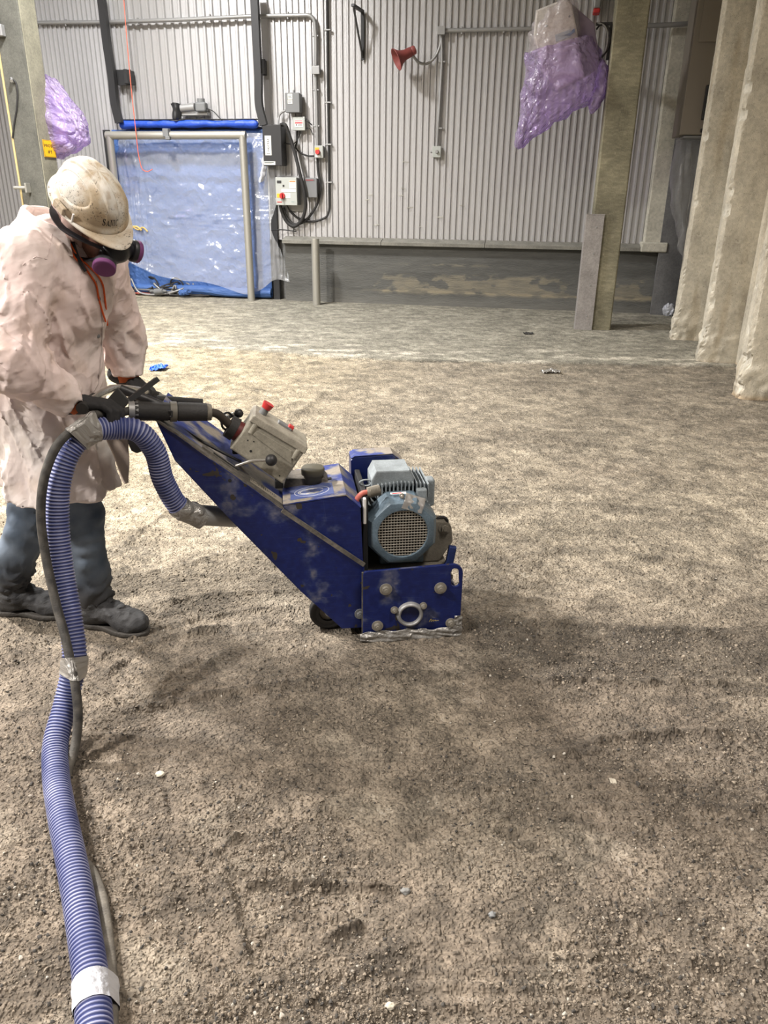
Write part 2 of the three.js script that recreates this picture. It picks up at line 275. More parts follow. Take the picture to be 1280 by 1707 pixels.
// mesh of the zero surface of f, naive surface nets
function nets(f, min, max, cell, colorAt, bump) {
  const nx = Math.ceil((max.x - min.x) / cell) + 1, ny = Math.ceil((max.y - min.y) / cell) + 1, nz = Math.ceil((max.z - min.z) / cell) + 1;
  const F = new Float32Array(nx * ny * nz), id = new Int32Array(nx * ny * nz).fill(-1), pos = [], idx = [];
  for (let k = 0, q = 0; k < nz; k++) for (let j = 0; j < ny; j++) for (let i = 0; i < nx; i++, q++) F[q] = f(min.x + i * cell, min.y + j * cell, min.z + k * cell);
  const sx = 1, sy = nx, sz = nx * ny, off = [0, sx, sy, sx + sy, sz, sx + sz, sy + sz, sx + sy + sz], ed = [[0, 1], [2, 3], [4, 5], [6, 7], [0, 2], [1, 3], [4, 6], [5, 7], [0, 4], [1, 5], [2, 6], [3, 7]];
  for (let k = 0; k < nz - 1; k++) for (let j = 0; j < ny - 1; j++) for (let i = 0; i < nx - 1; i++) {
    const q = i + j * sy + k * sz; let m = 0; for (let c = 0; c < 8; c++) if (F[q + off[c]] < 0) m |= 1 << c;
    if (m === 0 || m === 255) continue;
    let x = 0, y = 0, z = 0, n = 0;
    for (const [a, b] of ed) { const A = (m >> a) & 1, B = (m >> b) & 1; if (A === B) continue; const fa = F[q + off[a]], fb = F[q + off[b]], t = fa / (fa - fb); x += (a & 1) + t * ((b & 1) - (a & 1)); y += ((a >> 1) & 1) + t * (((b >> 1) & 1) - ((a >> 1) & 1)); z += (a >> 2) + t * ((b >> 2) - (a >> 2)); n++; }
    id[q] = pos.length / 3; pos.push(min.x + (i + x / n) * cell, min.y + (j + y / n) * cell, min.z + (k + z / n) * cell);
  }
  for (let k = 1; k < nz - 1; k++) for (let j = 1; j < ny - 1; j++) for (let i = 1; i < nx - 1; i++) {
    const q = i + j * sy + k * sz, a = F[q] < 0;
    for (const [d, u, v] of [[sx, sy, sz], [sy, sz, sx], [sz, sx, sy]]) {
      const b = F[q + d] < 0; if (a === b) continue;
      const A = id[q], B = id[q - u], C = id[q - u - v], D = id[q - v]; if (A < 0 || B < 0 || C < 0 || D < 0) continue;
      a ? idx.push(A, B, C, A, C, D) : idx.push(A, C, B, A, D, C);
    }
  }
  const g = new THREE.BufferGeometry(); g.setAttribute('position', new THREE.Float32BufferAttribute(pos, 3)); g.setIndex(idx); g.computeVertexNormals();
  const P = g.attributes.position, uv = new Float32Array(P.count * 2), col = colorAt ? new Float32Array(P.count * 3) : null;
  for (let i = 0; i < P.count; i++) { uv[i * 2] = P.getX(i) + P.getZ(i); uv[i * 2 + 1] = P.getY(i) + 0.3 * P.getZ(i); if (col) col.set(colorAt(P.getX(i), P.getY(i), P.getZ(i)), i * 3); }
  g.setAttribute('uv', new THREE.BufferAttribute(uv, 2)); if (col) g.setAttribute('color', new THREE.BufferAttribute(col, 3));
  return g;
}
const smin = (a, b, k) => { const h = Math.max(k - Math.abs(a - b), 0) / k; return Math.min(a, b) - h * h * k * 0.25; };
function cap(a, b, r0, r1) {           // tapered capsule
  const dx = b.x - a.x, dy = b.y - a.y, dz = b.z - a.z, L = dx * dx + dy * dy + dz * dz || 1e-9;
  return (x, y, z) => { const px = x - a.x, py = y - a.y, pz = z - a.z, t = clamp((px * dx + py * dy + pz * dz) / L); const qx = px - dx * t, qy = py - dy * t, qz = pz - dz * t; return Math.sqrt(qx * qx + qy * qy + qz * qz) - (r0 + (r1 - r0) * t); };
}
function ell(c, rx, ry, rz, ax = V(1, 0, 0), ay = V(0, 1, 0), az = V(0, 0, 1)) {   // ellipsoid with its own axes
  const m = Math.min(rx, ry, rz);
  return (x, y, z) => { const px = x - c.x, py = y - c.y, pz = z - c.z, u = (px * ax.x + py * ax.y + pz * ax.z) / rx, v = (px * ay.x + py * ay.y + pz * ay.z) / ry, w = (px * az.x + py * az.y + pz * az.z) / rz, l = Math.sqrt(u * u + v * v + w * w), g = Math.sqrt(u * u / rx / rx + v * v / ry / ry + w * w / rz / rz); return g < 1e-6 ? -m : l * (l - 1) / g; };
}
const blend = (k, ...fs) => (x, y, z) => { let d = fs[0](x, y, z); for (let i = 1; i < fs.length; i++) d = smin(d, fs[i](x, y, z), k); return d; };
// ================================================================= THE HALL
const YAW = R(-10.6), TW = V(Math.cos(-YAW), 0, Math.sin(-YAW)), NW = V(-Math.sin(-YAW), 0, Math.cos(-YAW)), WALL_N = -11.87;
const W0 = NW.clone().multiplyScalar(WALL_N);
const wl = (px, py, n = 0) => { const q = onPlane(px, py, NW.clone().multiplyScalar(WALL_N + n), NW); return V(q.dot(TW), q.y, q.dot(NW) - WALL_N); };   // along, up, out of the back wall
const wp = (t, y, n) => W0.clone().addScaledVector(TW, t).addScaledVector(NW, n).setY(y);
const onWall = (name, lab, category, t, y, n, group) => thing(name, lab, category, wp(t, y, n), YAW, group);
const H = 6.3;

// floor: scarified slab with loose grit, tracks and windrows; a strip by the back wall is still unmilled
const edgeA = onFloor(300, 578), edgeB = onFloor(640, 602), edgeC = onFloor(1175, 612);
const edgeZ = (x) => x < edgeB.x ? mix(edgeA.z, edgeB.z, (x - edgeA.x) / (edgeB.x - edgeA.x)) : mix(edgeB.z, edgeC.z, (x - edgeB.x) / (edgeC.x - edgeB.x));
const TRACKS = [   // [pixels of the line on the floor, half width, height, falloff kind]
  [[[770, 1046], [900, 1040], [1040, 1050], [1280, 1058]], 0.045, 0.010],
  [[[560, 1132], [700, 1128], [880, 1136], [1060, 1138], [1280, 1146]], 0.04, 0.012],
  [[[880, 1262], [960, 1256], [1000, 1240], [1100, 1225], [1290, 1226]], 0.035, 0.013],
  [[[720, 1338], [800, 1315], [900, 1298]], 0.03, 0.007],
  [[[190, 1196], [260, 1180], [330, 1164], [420, 1150], [560, 1132]], 0.028, 0.011],
  [[[160, 1146], [220, 1096], [290, 1064], [400, 1046], [520, 1040]], 0.03, 0.011],
  [[[130, 1118], [230, 1062], [300, 1040], [420, 1020], [530, 1012]], 0.022, 0.008],
  [[[240, 1012], [330, 996], [430, 990], [540, 985]], 0.02, 0.008],
  [[[170, 965], [260, 955], [340, 935], [450, 905]], 0.03, 0.009],
  [[[200, 915], [260, 870], [320, 820]], 0.03, 0.009],
  [[[430, 745], [500, 690], [545, 650]], 0.05, 0.012],
  [[[300, 680], [335, 655], [350, 645]], 0.035, 0.008],
  [[[200, 640], [280, 625], [380, 640], [470, 660]], 0.04, 0.007],
  [[[255, 1150], [300, 1120], [335, 1098]], 0.018, 0.011],
  [[[275, 1168], [320, 1142], [352, 1105], [356, 1150]], 0.014, 0.009],
  [[[276, 1310], [282, 1340], [288, 1368]], 0.012, -0.007],
  [[[352, 1425], [375, 1406], [420, 1390]], 0.014, 0.012],
  [[[360, 1455], [385, 1500], [400, 1560], [412, 1610]], 0.02, 0.009],
  [[[390, 1484], [470, 1472], [560, 1476], [680, 1486]], 0.014, 0.010],
  [[[535, 1570], [570, 1556], [608, 1540]], 0.018, 0.016],
  [[[215, 1540], [280, 1505], [340, 1478]], 0.02, 0.008],
  [[[560, 1648], [640, 1590], [700, 1560]], 0.03, 0.007],
  [[[820, 1380], [870, 1400], [900, 1420]], 0.03, -0.008],
  [[[1160, 1340], [1220, 1350], [1290, 1345]], 0.03, 0.009],
  [[[1130, 1610], [1200, 1600], [1290, 1605]], 0.035, 0.010],
  [[[800, 940], [950, 920], [1120, 935], [1280, 960]], 0.05, 0.005],
  [[[760, 860], [900, 842], [1080, 850], [1280, 880]], 0.06, 0.006],
  [[[620, 760], [800, 735], [1000, 745], [1250, 790]], 0.07, 0.006],
].map(([p, w, h]) => ({ p: curve(p.map(([x, y]) => onFloor(x, y))).getPoints(24), w, h })).map((t) => { const b = new THREE.Box3().setFromPoints(t.p); return { ...t, x0: b.min.x - 3 * t.w, x1: b.max.x + 3 * t.w, z0: b.min.z - 3 * t.w, z1: b.max.z + 3 * t.w }; });
function floorAt(x, z) {
  const far = -edgeZ(clamp(x, -6, 6)) + z < 0, d = Math.max(0.6, -z + 0.8);
  const e = edgeZ(clamp(x, -6, 6)) + 0.03 * n3(x * 3, 0, 4);
  const up = sstep(e + 0.015, e - 0.015, z);
  let h = 0.010 * fbm(x * 0.9, 0.3, z * 0.9, 3) * (1 - 0.6 * up) + up * 0.014;
  const clump = sstep(-0.15, 0.5, fbm(x * 1.7 + 5, 2.2, z * 1.7, 3));
  h += (1 - up) * (0.007 * fbm(x * 6, 1.1, z * 8, 3) + (0.4 + clump) * 0.007 * Math.max(0, n3(x * 24, 3.1, z * 28)) + (0.5 + clump) * 0.006 * Math.pow(Math.max(0, n3(x * 58, 7.7, z * 62)), 1.4));
  h += (1 - up) * 0.003 * Math.sin(z * 150 + 5 * n3(x * 1.2, 5, z * 2)) * sstep(0.1, 0.5, n3(x * 1.4, 9, z * 2.2));   // rake lines left by the drum
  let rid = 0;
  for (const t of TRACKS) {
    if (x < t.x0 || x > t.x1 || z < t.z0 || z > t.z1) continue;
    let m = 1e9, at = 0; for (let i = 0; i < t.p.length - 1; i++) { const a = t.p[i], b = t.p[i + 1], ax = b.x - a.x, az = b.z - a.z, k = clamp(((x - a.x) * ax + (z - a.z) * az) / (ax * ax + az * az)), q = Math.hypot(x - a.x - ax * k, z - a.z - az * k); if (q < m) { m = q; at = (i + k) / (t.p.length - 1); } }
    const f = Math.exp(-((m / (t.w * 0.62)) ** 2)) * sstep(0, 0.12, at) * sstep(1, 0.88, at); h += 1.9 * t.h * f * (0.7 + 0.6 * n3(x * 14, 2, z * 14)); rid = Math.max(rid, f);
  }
  return [h, up, clump, rid];
}
{
  const rows = [], cols = 620;
  for (let z = 5.2; z > -0.7; z -= 0.6) rows.push(z);
  for (let z = -0.75; z > -11.9; z -= clamp(0.0011 * (z * z + 2), 0.0035, 0.075)) rows.push(z);
  rows.push(-12.4, -14.6);
  const nr = rows.length, nc = cols + 6, pos = new Float32Array(nr * nc * 3), uv = new Float32Array(nr * nc * 2), col = new Float32Array(nr * nc * 3), idx = [];
  const cA = [0.42, 0.378, 0.308], cB = [0.222, 0.188, 0.154], cC = [0.44, 0.43, 0.37], cD = [0.52, 0.455, 0.325];
  for (let j = 0; j < nr; j++) for (let i = 0; i < nc; i++) {
    const z = rows[j], hw = 0.3 + 0.60 * Math.max(0.8, -z + 0.6); let x;
    if (i < 3) x = [-12, -9.6, -hw - 1][i]; else if (i >= nc - 3) x = [hw + 1, 6, 9][i - nc + 3]; else x = -hw + 2 * hw * (i - 3) / (cols - 1);
    if (i < 3) x = Math.min(x, -hw - 0.1 * (3 - i)); if (i >= nc - 3) x = Math.max(x, hw + 0.1 * (i - nc + 4));
    const near = z < -0.7 && z > -12 ? 1 : 0, q = j * nc + i, [h, up, cl, rid] = near ? floorAt(x, z) : [z < -12 ? 0.014 : 0, z < -12 ? 1 : 0, 0, 0];
    pos.set([x, h, z], q * 3); uv.set([x / 1.6, z / 1.6], q * 2);
    // colour of the dust: tan to the left and where it is thick, browner grit in front and on the right
    const m = fbm(x * 0.7 + 3, 4, z * 0.7, 4), dustL = sstep(0.3, -2.2, x + 0.25 * (z + 5)) * sstep(-2.2, -4.2, z), near2 = sstep(-2.0, -3.6, z + 0.5 * m);
    let c = [0, 1, 2].map((k) => mix(mix(cB[k], cA[k], clamp(near2 * 0.9 + 0.55 * m)), cD[k], dustL * 0.75));
    const pale = sstep(0.22, 0.5, fbm(x * 1.9, 8, z * 2.6, 4)) * (1 - up) * 0.28; c = c.map((v, k) => mix(v, [0.5, 0.46, 0.39][k], pale));
    const fd = fbm(x * 5 + 1, 6, z * 8, 4), ps = sstep(0.22, 0.5, fbm(x * 8, 12, z * 17, 3)), rt = sstep(0.6, 2.4, x) * sstep(-4.2, -5.6, z); c = c.map((v, k) => mix(v * (1 + 0.34 * fd) * (1 - 0.14 * rt), [0.52, 0.48, 0.41][k], 0.42 * ps * (1 - up) * near2));
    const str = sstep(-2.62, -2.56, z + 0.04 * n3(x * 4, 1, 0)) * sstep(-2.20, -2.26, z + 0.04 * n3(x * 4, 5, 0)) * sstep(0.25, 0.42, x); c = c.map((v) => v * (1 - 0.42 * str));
    c = c.map((v) => v * (1 - 0.14 * cl * (1 - up)) * (1 - 0.30 * rid));  // ridge shading strengthened by painting the ridges darker
    const w2 = sstep(0.05, 0.45, fbm(x * 1.3, 3, z * 5, 4)), band = sstep(edgeZ(x) - 1.3, edgeZ(x) - 0.1, z);
    const cf = [0, 1, 2].map((k) => mix(mix(cC[k] * 0.86, cD[k] * 0.9, sstep(-1, -3.4, x) * 0.5), [0.74, 0.71, 0.63][k], clamp(w2 * (0.25 + 0.9 * band))));
    c = c.map((v, k) => mix(v, cf[k] * (1 + 0.18 * fbm(x * 5, 2, z * 9, 3)), up));
    const e = Math.abs(z - edgeZ(clamp(x, -6, 6))), ed = Math.exp(-((e / 0.025) ** 2)) * sstep(-0.4, 0.6, x) * near; c = c.map((v) => v * (1 - 0.45 * ed));
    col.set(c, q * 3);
  }
  for (let j = 0; j < nr - 1; j++) for (let i = 0; i < nc - 1; i++) { const a = j * nc + i; idx.push(a, a + 1, a + nc, a + 1, a + nc + 1, a + nc); }
  const g = new THREE.BufferGeometry(); g.setAttribute('position', new THREE.BufferAttribute(pos, 3)); g.setAttribute('uv', new THREE.BufferAttribute(uv, 2)); g.setAttribute('color', new THREE.BufferAttribute(col, 3)); g.setIndex(idx); g.computeVertexNormals();
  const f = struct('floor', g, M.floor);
  part(f, 'slab', box(26, 0.3, 22, 0, -0.2, -4.5), M.slab);
}

// back wall: ribbed metal sheets over a dark concrete base with a steel drip ledge
const wallBack = struct('wall_back'); wallBack.position.copy(W0); wallBack.rotation.y = YAW;
function ribbed(t0, t1, y0, y1, pitch, depth, n) {
  const o = []; for (let t = t0; t < t1 - 1e-6; t += pitch) for (const [f, d] of [[0, 0], [0.52, 0], [0.64, depth], [0.88, depth]]) if (t + f * pitch <= t1) o.push([t + f * pitch, n + d]);
  o.push([t1, n]);
  const pos = [], uv = [], idx = [], ys = [y0, y1];
  o.forEach(([t, d], i) => { ys.forEach((y) => { pos.push(t, y, d); uv.push(t, y); }); if (i) { const a = (i - 1) * 2; idx.push(a, a + 2, a + 1, a + 1, a + 2, a + 3); } });
  const g = new THREE.BufferGeometry(); g.setAttribute('position', new THREE.Float32BufferAttribute(pos, 3)); g.setAttribute('uv', new THREE.Float32BufferAttribute(uv, 2)); g.setIndex(idx);
  return toCreasedNormals(g, R(12));
}
const tDoorL = wl(222, 150).x, tDoorR = wl(441, 150).x, tCurbL = wl(475, 450, 0.12).x, tPil = wl(1071, 400).x;
part(wallBack, 'wall_slab', box(26, H, 0.25, 2, H / 2, -0.2), M.slab);
const SHEETS = [[-13, tDoorL - 0.02, 0.2, 0.072, 0]];
for (let t = tDoorR + 0.02, k = 0; t < tPil; t += 1.056, k++) SHEETS.push([t, Math.min(t + 1.056, tPil), 0.9, 0.088, 0]);
SHEETS.push([tDoorL, tDoorR, 2.45, 0.12, -0.04]);
for (const [a, b, y, p, n] of SHEETS) part(wallBack, 'corrugated_sheet', ribbed(a, b, y, H, p, 0.024, n), M.sheet);
part(wallBack, 'edge_flashing', box(0.06, H - 2.4, 0.07, tDoorL - 0.01, (H + 2.4) / 2, 0.0), M.sheet);
part(wallBack, 'edge_flashing', box(0.10, H - 0.9, 0.075, tDoorR + 0.05, (H + 0.9) / 2, 0.005), M.sheet);
{ // concrete base: its stains are scoured patches of lighter grout
  const t1 = 4.2, w = t1 - tCurbL, tb = tex(1024, 256, (u, v) => {
    const x = u * w, y = v * 0.87, a = vfbm(u, v, 6, 201, 6), b = vfbm(u * 2 % 1, v, 24, 207, 4);
    let k = 0.345 + 0.12 * (a - 0.5) + 0.06 * (b - 0.5);
    const fr = vfbm(u * 5 % 1, v, 8, 215, 6), sc = sstep(0.47, 0.53, 0.55 * vfbm(u, v * 0.3, 9, 211, 6) + 0.45 * fr) * sstep(0.50, 0.44, y + 0.22 * (fr - 0.5)) * sstep(0.16, 0.22, y + 0.08 * (fr - 0.5)) * sstep(1.0, 2.2, x + 2 * (fr - 0.5)) * (0.55 + 0.9 * (b - 0.2));
    const ln = Math.exp(-(((y - 0.21 + 0.02 * (a - 0.5)) / 0.016) ** 2)) * sstep(0.4, 0.55, b) * sstep(1.0, 1.8, x), ln2 = Math.exp(-(((y - 0.60) / 0.02) ** 2)) * sstep(0.5, 0.62, b) * sstep(1.6, 2.4, x) * sstep(3.6, 2.4, x);
    const low = sstep(0.2, 0.05, y) * 0.06;
    const m = clamp(sc * 0.75 + ln * 0.7 + ln2 * 0.6);
    return [mix(k * 1.0 + low, 0.53, m), mix(k + low * 0.95, 0.50, m), mix(k * 0.97 + low * 0.85, 0.43, m)];
  });
  const g = box(w, 0.87, 0.22, 0, 0.435, 0.01, 0.01), p = g.attributes.position, uv = g.attributes.uv; for (let i = 0; i < p.count; i++) uv.setXY(i, (p.getX(i) + w / 2) / w, p.getY(i) / 0.87);
  g.translate(tCurbL + w / 2, 0, 0);
  part(wallBack, 'concrete_base', g, std({ color: 0xffffff, map: tb, roughness: 0.85, bumpMap: rep(T.fine, 8, 3), bumpScale: 0.006 }));
  for (let t = tCurbL, k = 0; t < t1 - 0.1; t += 1.52, k++) { const L = Math.min(1.52, t1 - t) - 0.006; part(wallBack, 'drip_ledge', ext([[0.0, 0.955], [-0.03, 0.953], [-0.20, 0.915], [-0.215, 0.905], [-0.215, 0.862], [-0.19, 0.858], [0, 0.858]], L, t, 0.003).rotateY(Math.PI / 2), M.cap); }
  const lx = wl(22, 390, 0.12).x; part(wallBack, 'concrete_base', box(5, 0.87, 0.22, lx - 2.5, 0.435, 0.01, 0.01), M.slab); part(wallBack, 'drip_ledge', box(5, 0.09, 0.32, lx - 2.5, 0.91, 0.05, 0.01), M.cap);
}
// thin bright strips standing in for scratches on the ribs
{ const r = rng(31); for (const [x, y] of [[612, 333], [672, 314], [676, 270], [668, 326], [617, 325], [683, 346], [733, 362], [700, 378], [616, 360], [627, 375], [770, 343], [616, 394]]) { const q = wl(x, y, 0.03); part(wallBack, 'thin_piece', box(0.04 + 0.06 * r(), 0.007 + 0.006 * r(), 0.004, 0, 0, 0, 0.001).rotateZ((r() - 0.5) * 0.4).rotateY((r() - 0.5) * 0.4).translate(q.x, q.y, q.z), M.steel); } }
// cream pilaster and flat grey panel in the far right corner
{ const a = wl(1073, 404, 0.22), b = wl(1110, 404, 0.22); part(wallBack, 'pilaster', box(b.x - a.x, H - 0.93, 0.2, (a.x + b.x) / 2, (H + 0.93) / 2, 0.12, 0.02), M.cream);
  part(wallBack, 'pilaster_foot', box(b.x - a.x + 0.06, 0.13, 0.3, (a.x + b.x) / 2, 0.92, 0.1, 0.02), M.cream);
  const c = wl(1093, 460, 0.26); part(wallBack, 'flat_panel', box(1.2, H, 0.06, c.x + 0.6, H / 2, 0.2, 0.004), M.greyPanel); }

// right wall: cast concrete web with projecting fins, chipped along their corners
const wallRight = struct('wall_right'); wallRight.position.copy(W0.clone().setY(0)); wallRight.rotation.y = YAW;
{
  const tn = (p) => [p.dot(TW), p.dot(NW) - WALL_N];
  const F = [tn(onFloor(1120, 568)), tn(onFloor(1165, 605)), tn(onFloor(1230, 665)), null, null]; F[3] = [F[2][0] + 0.03, F[2][1] + 1.45]; F[4] = [F[3][0], F[3][1] + 1.45];
  const th = 0.25, cols = new THREE.Color();
  F.forEach(([t, n], k) => {
    const web = t + 0.30, nPrev = k ? F[k - 1][1] : n - 1.9, o = [], add = (a, b, c) => o.push([a, b, c]);     // outline in plan, c = how far this point can be chipped
    const seg = (p, q, m, c0 = 0, c1 = 0) => { for (let i = 0; i < m; i++) add(mix(p[0], q[0], i / m), mix(p[1], q[1], i / m), mix(c0, c1, i / m)); };
    seg([web + 0.5, n], [web, n], 4);
    seg([web, n], [t + 0.03, n], 14, 0, 0.2); seg([t + 0.03, n], [t, n - 0.03], 4, 1, 1); seg([t, n - 0.03], [t + 0.015, n - th + 0.03], 8, 1, 0.6); seg([t + 0.015, n - th + 0.03], [t + 0.05, n - th], 3, 0.6, 0.3);
    seg([t + 0.05, n - th], [web - 0.10, n - th - 0.03], 6); for (let i = 0; i <= 6; i++) { const a = i / 6 * Math.PI / 2; add(web - 0.10 + 0.10 * Math.sin(a), n - th - 0.03 - 0.10 * (1 - Math.cos(a)), 0); }
    seg([web, n - th - 0.14], [web, nPrev], 6); seg([web, nPrev], [web + 0.5, nPrev], 3); add(web + 0.5, nPrev, 0);
    const ys = []; for (let y = -0.02; y < H; y += y < 3 ? 0.022 : 0.08) ys.push(y); ys.push(H);
    const m = o.length, pos = [], uv = [], col = [], idx = [];
    ys.forEach((y) => o.forEach(([a, b, c], i) => {
      const foot = sstep(0.30, 0.22, y + 0.03 * n3(a * 6, k, b * 6)), chip = c * (0.020 * Math.pow(Math.max(0, n3(k * 9 + a * 20, y * 33, b * 20)), 2) * sstep(0.1, 0.5, n3(k, y * 2.3, 4)) + 0.028 * sstep(0.5, 0.8, n3(k * 5 + 3, y * 3.7, b * 2)) + 0.007 * Math.max(0, n3(y * 45, k, a * 40)) + 0.03 * sstep(0.7, 0.2, y) * Math.max(0, n3(y * 22, k * 3, a * 30)));
      const g = foot * 0.022 * (1 + 0.6 * n3(a * 9, y * 9, b * 9)), wob = 0.004 * n3(a * 5, y * 3, b * 5), out = (c > 0 || (i > 3 && i < 22) ? 1 : 0);
      pos.push(a + chip * 0.7 - (c > 0 ? g : 0) + wob * 0, y, b - chip * 0.7 + g * out + wob); uv.push(a + b, y);
      const st = sstep(0.1, 0.55, fbm(a * 4 + k, y * 0.5, b * 4, 3)), bd = sstep(0.30, 0.0, y), pit = chip > 0.012 ? 1 : 0;
      const q = 1 - 0.16 * st - 0.18 * bd * sstep(-0.1, 0.4, n3(a * 7, y * 9, b * 7)); const rust = sstep(0.06, 0.0, y) * (k === 2 ? 0.5 : 0.15);
      col.push(mix(q, 0.75, rust) * (pit ? 1.12 : 1), mix(q * (1 - 0.05 * st), 0.5, rust) * (pit ? 1.15 : 1), mix(q * (1 - 0.12 * st), 0.25, rust) * (pit ? 1.2 : 1));
    }));
    for (let j = 0; j < ys.length - 1; j++) for (let i = 0; i < m - 1; i++) { const a = j * m + i; idx.push(a, a + m, a + 1, a + 1, a + m, a + m + 1); }
    const g = new THREE.BufferGeometry(); g.setAttribute('position', new THREE.Float32BufferAttribute(pos, 3)); g.setAttribute('uv', new THREE.Float32BufferAttribute(uv, 2)); g.setAttribute('color', new THREE.Float32BufferAttribute(col, 3)); g.setIndex(idx);
    part(wallRight, 'concrete_fin', toCreasedNormals(g, R(38)), M.fin);
  });
  part(wallRight, 'wall_slab', box(0.3, H, 24, 2.95, H / 2, 5.0), M.slab);
}
{ const a = struct('wall_left', box(0.3, H, 26, 0, H / 2, 0), M.slab); a.position.set(-10.2, 0, -4); a.rotation.y = YAW;
  const b = struct('wall_front', box(26, H, 0.3, 0, H / 2, 0), M.slab); b.position.set(0, 0, 5.4);
  const c = struct('ceiling', box(28, 0.3, 26, 0, H + 0.15, -4), M.ceil);
  for (const [x, y, z, I, warm, size] of LAMPS) {  // fittings are unseen; the fill lamps and theirs are added
    part(c, 'unseen_fitting', box(1.25, 0.1, 0.34, x, y + 0.12, z, 0.02), M.white); part(c, 'unseen_fitting', rod(V(x, y + 0.16, z), V(x, H, z), 0.015), M.galv);
    part(c, 'unseen_diffuser', box(1.2, 0.03, 0.3, x, y + 0.06, z, 0.01), std({ color: 0xffffff, emissive: warm, emissiveIntensity: 4, roughness: 0.6 }));
    const l = new THREE.SpotLight(warm, I, 0, R(84), 0.6, 2); l.position.set(x, y, z); l.target.position.set(x + 0.01, 0, z); l.castShadow = true; l.shadow.radius = size; l.shadow.mapSize.set(2048, 2048); scene.add(l, l.target);
  }
}
// columns
{
  const nC = 1.82, tR = (px, py) => wl(px, py, nC).x, colRight = struct('column_right'), a = tR(968, 552), b = tR(1017, 552);
  colRight.position.copy(wp((a + b) / 2, 0, nC)); colRight.rotation.y = YAW; const w = b - a;
  part(colRight, 'column_shaft', box(w, H, 0.36, 0, H / 2, -0.18, 0.02), M.olive);
  const e = w * 0.28; // bolted steel corner guard on the foot of the column
  const gd = part(colRight, 'corner_guard', mergeGeometries([box(0.21, 1.36, 0.01, -w / 2 + 0.025, 0.68, 0.022, 0.003), box(0.01, 1.36, 0.2, -w / 2 - 0.08, 0.68, -0.08, 0.003), box(0.22, 0.008, 0.02, -w / 2 + 0.025, 1.362, 0.02, 0.002)]), M.guard, 'pale steel corner guard');
  for (const y of [0.18, 0.55, 0.92, 1.22]) part(gd, 'bolt', rod(V(-w / 2 + 0.05, y, 0.026), V(-w / 2 + 0.05, y, 0.034), 0.011, 0.009), M.galv);
  const colLeft = struct('column_left'), r = wl(58, 200, nC).x, wL = 0.36;
  colLeft.position.copy(wp(r, 0, nC)); colLeft.rotation.y = YAW;
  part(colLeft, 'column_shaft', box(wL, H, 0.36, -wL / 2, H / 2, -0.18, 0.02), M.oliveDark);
  part(colLeft, 'side_plate', box(0.012, H, 0.34, 0.006, H / 2, -0.18, 0.003), std({ color: lin(0.38, 0.36, 0.27), map: rep(T.conc, 1), roughness: 0.9 }));
  const ye = wl(18, 200, nC).x - r; part(colLeft, 'edge_strip', box(0.025, H, 0.02, -wL - 0.004, H / 2, 0.0, 0.004), M.yellow.clone(), 'faded yellow edge strip').material.color.setRGB(0.5, 0.4, 0.2);
}
// yellow sign on the left column
{
  const nC = 1.82, r = wl(58, 200, nC).x, q = onPlane(82, 248, wp(r + 0.02, 0, nC), TW), g = thing('sign', 'small yellow sign reading PROBE #1 on the left concrete column', 'sign', q.clone().addScaledVector(TW, 0.003), YAW + Math.PI / 2);
  const tx = label(256, 288, (c, w, h) => { c.fillStyle = '#f2b90c'; c.fillRect(0, 0, w, h); c.strokeStyle = '#20180a'; c.lineWidth = 5; c.strokeRect(8, 8, w - 16, h - 16); c.fillStyle = '#1b150a'; c.textAlign = 'center'; c.font = 'bold 72px sans-serif'; c.fillText('PROBE', w / 2, 120); c.font = 'bold 84px sans-serif'; c.fillText('#1', w / 2, 230); });
  part(g, 'plate', box(0.27, 0.21, 0.004, 0, 0, 0, 0.001), M.yellow); const p = new THREE.PlaneGeometry(0.265, 0.205).translate(0, 0, 0.0035); part(g, 'print', p, std({ map: tx, roughness: 0.6 }));
}
// ================================================================= ON THE BACK WALL
const ribN = 0.03;
// pipe frame guarding the dock door
{
  const n = 0.30, L = wl(182, 222, n), Rr = wl(404, 222, n), g = onWall('pipe_guard_frame', 'galvanised steel pipe frame standing in front of the blue dock door', 'guard frame', (L.x + Rr.x) / 2, 0, n), w = (Rr.x - L.x) / 2, h = L.y - 0.03;
  part(g, 'post', boxUV(rod(V(-w, 0, 0), V(-w, h, 0), 0.055, 0.055, 20)), M.steel); part(g, 'post', boxUV(rod(V(w, 0, 0), V(w, h, 0), 0.055, 0.055, 20)), M.steel);
  part(g, 'top_rail', boxUV(rod(V(-w - 0.05, h, 0), V(w + 0.05, h, 0), 0.055, 0.055, 20)), M.steel);
  part(g, 'corner_cap', boxUV(new THREE.SphereGeometry(0.056, 16, 12).translate(-w, h, 0)), M.steel); part(g, 'corner_cap', boxUV(new THREE.SphereGeometry(0.056, 16, 12).translate(w, h, 0)), M.steel);
  const c = wl(279, 213, n).x - (L.x + Rr.x) / 2; part(g, 'sensor_clip', mergeGeometries([box(0.09, 0.11, 0.10, c, h + 0.03, 0.04, 0.01), box(0.07, 0.05, 0.06, c + 0.03, h - 0.04, 0.07, 0.01)]), M.greyBox, 'dark grey sensor clip');
}
// bollard before the concrete base
{ const p = onFloor(528, 509), b = atZ(521, 398, p.z), g = thing('pipe_bollard', 'short upright steel pipe standing against the dark concrete base', 'bollard', V(p.x, 0, p.z + 0.02)); part(g, 'post', boxUV(rod(V(0, 0, 0), V(0, b.y, 0), 0.058, 0.058, 20)), M.steel); part(g, 'cap', boxUV(new THREE.SphereGeometry(0.058, 18, 8, 0, 6.3, 0, 1.57).scale(1, 0.2, 1).translate(0, b.y, 0)), M.steel); }
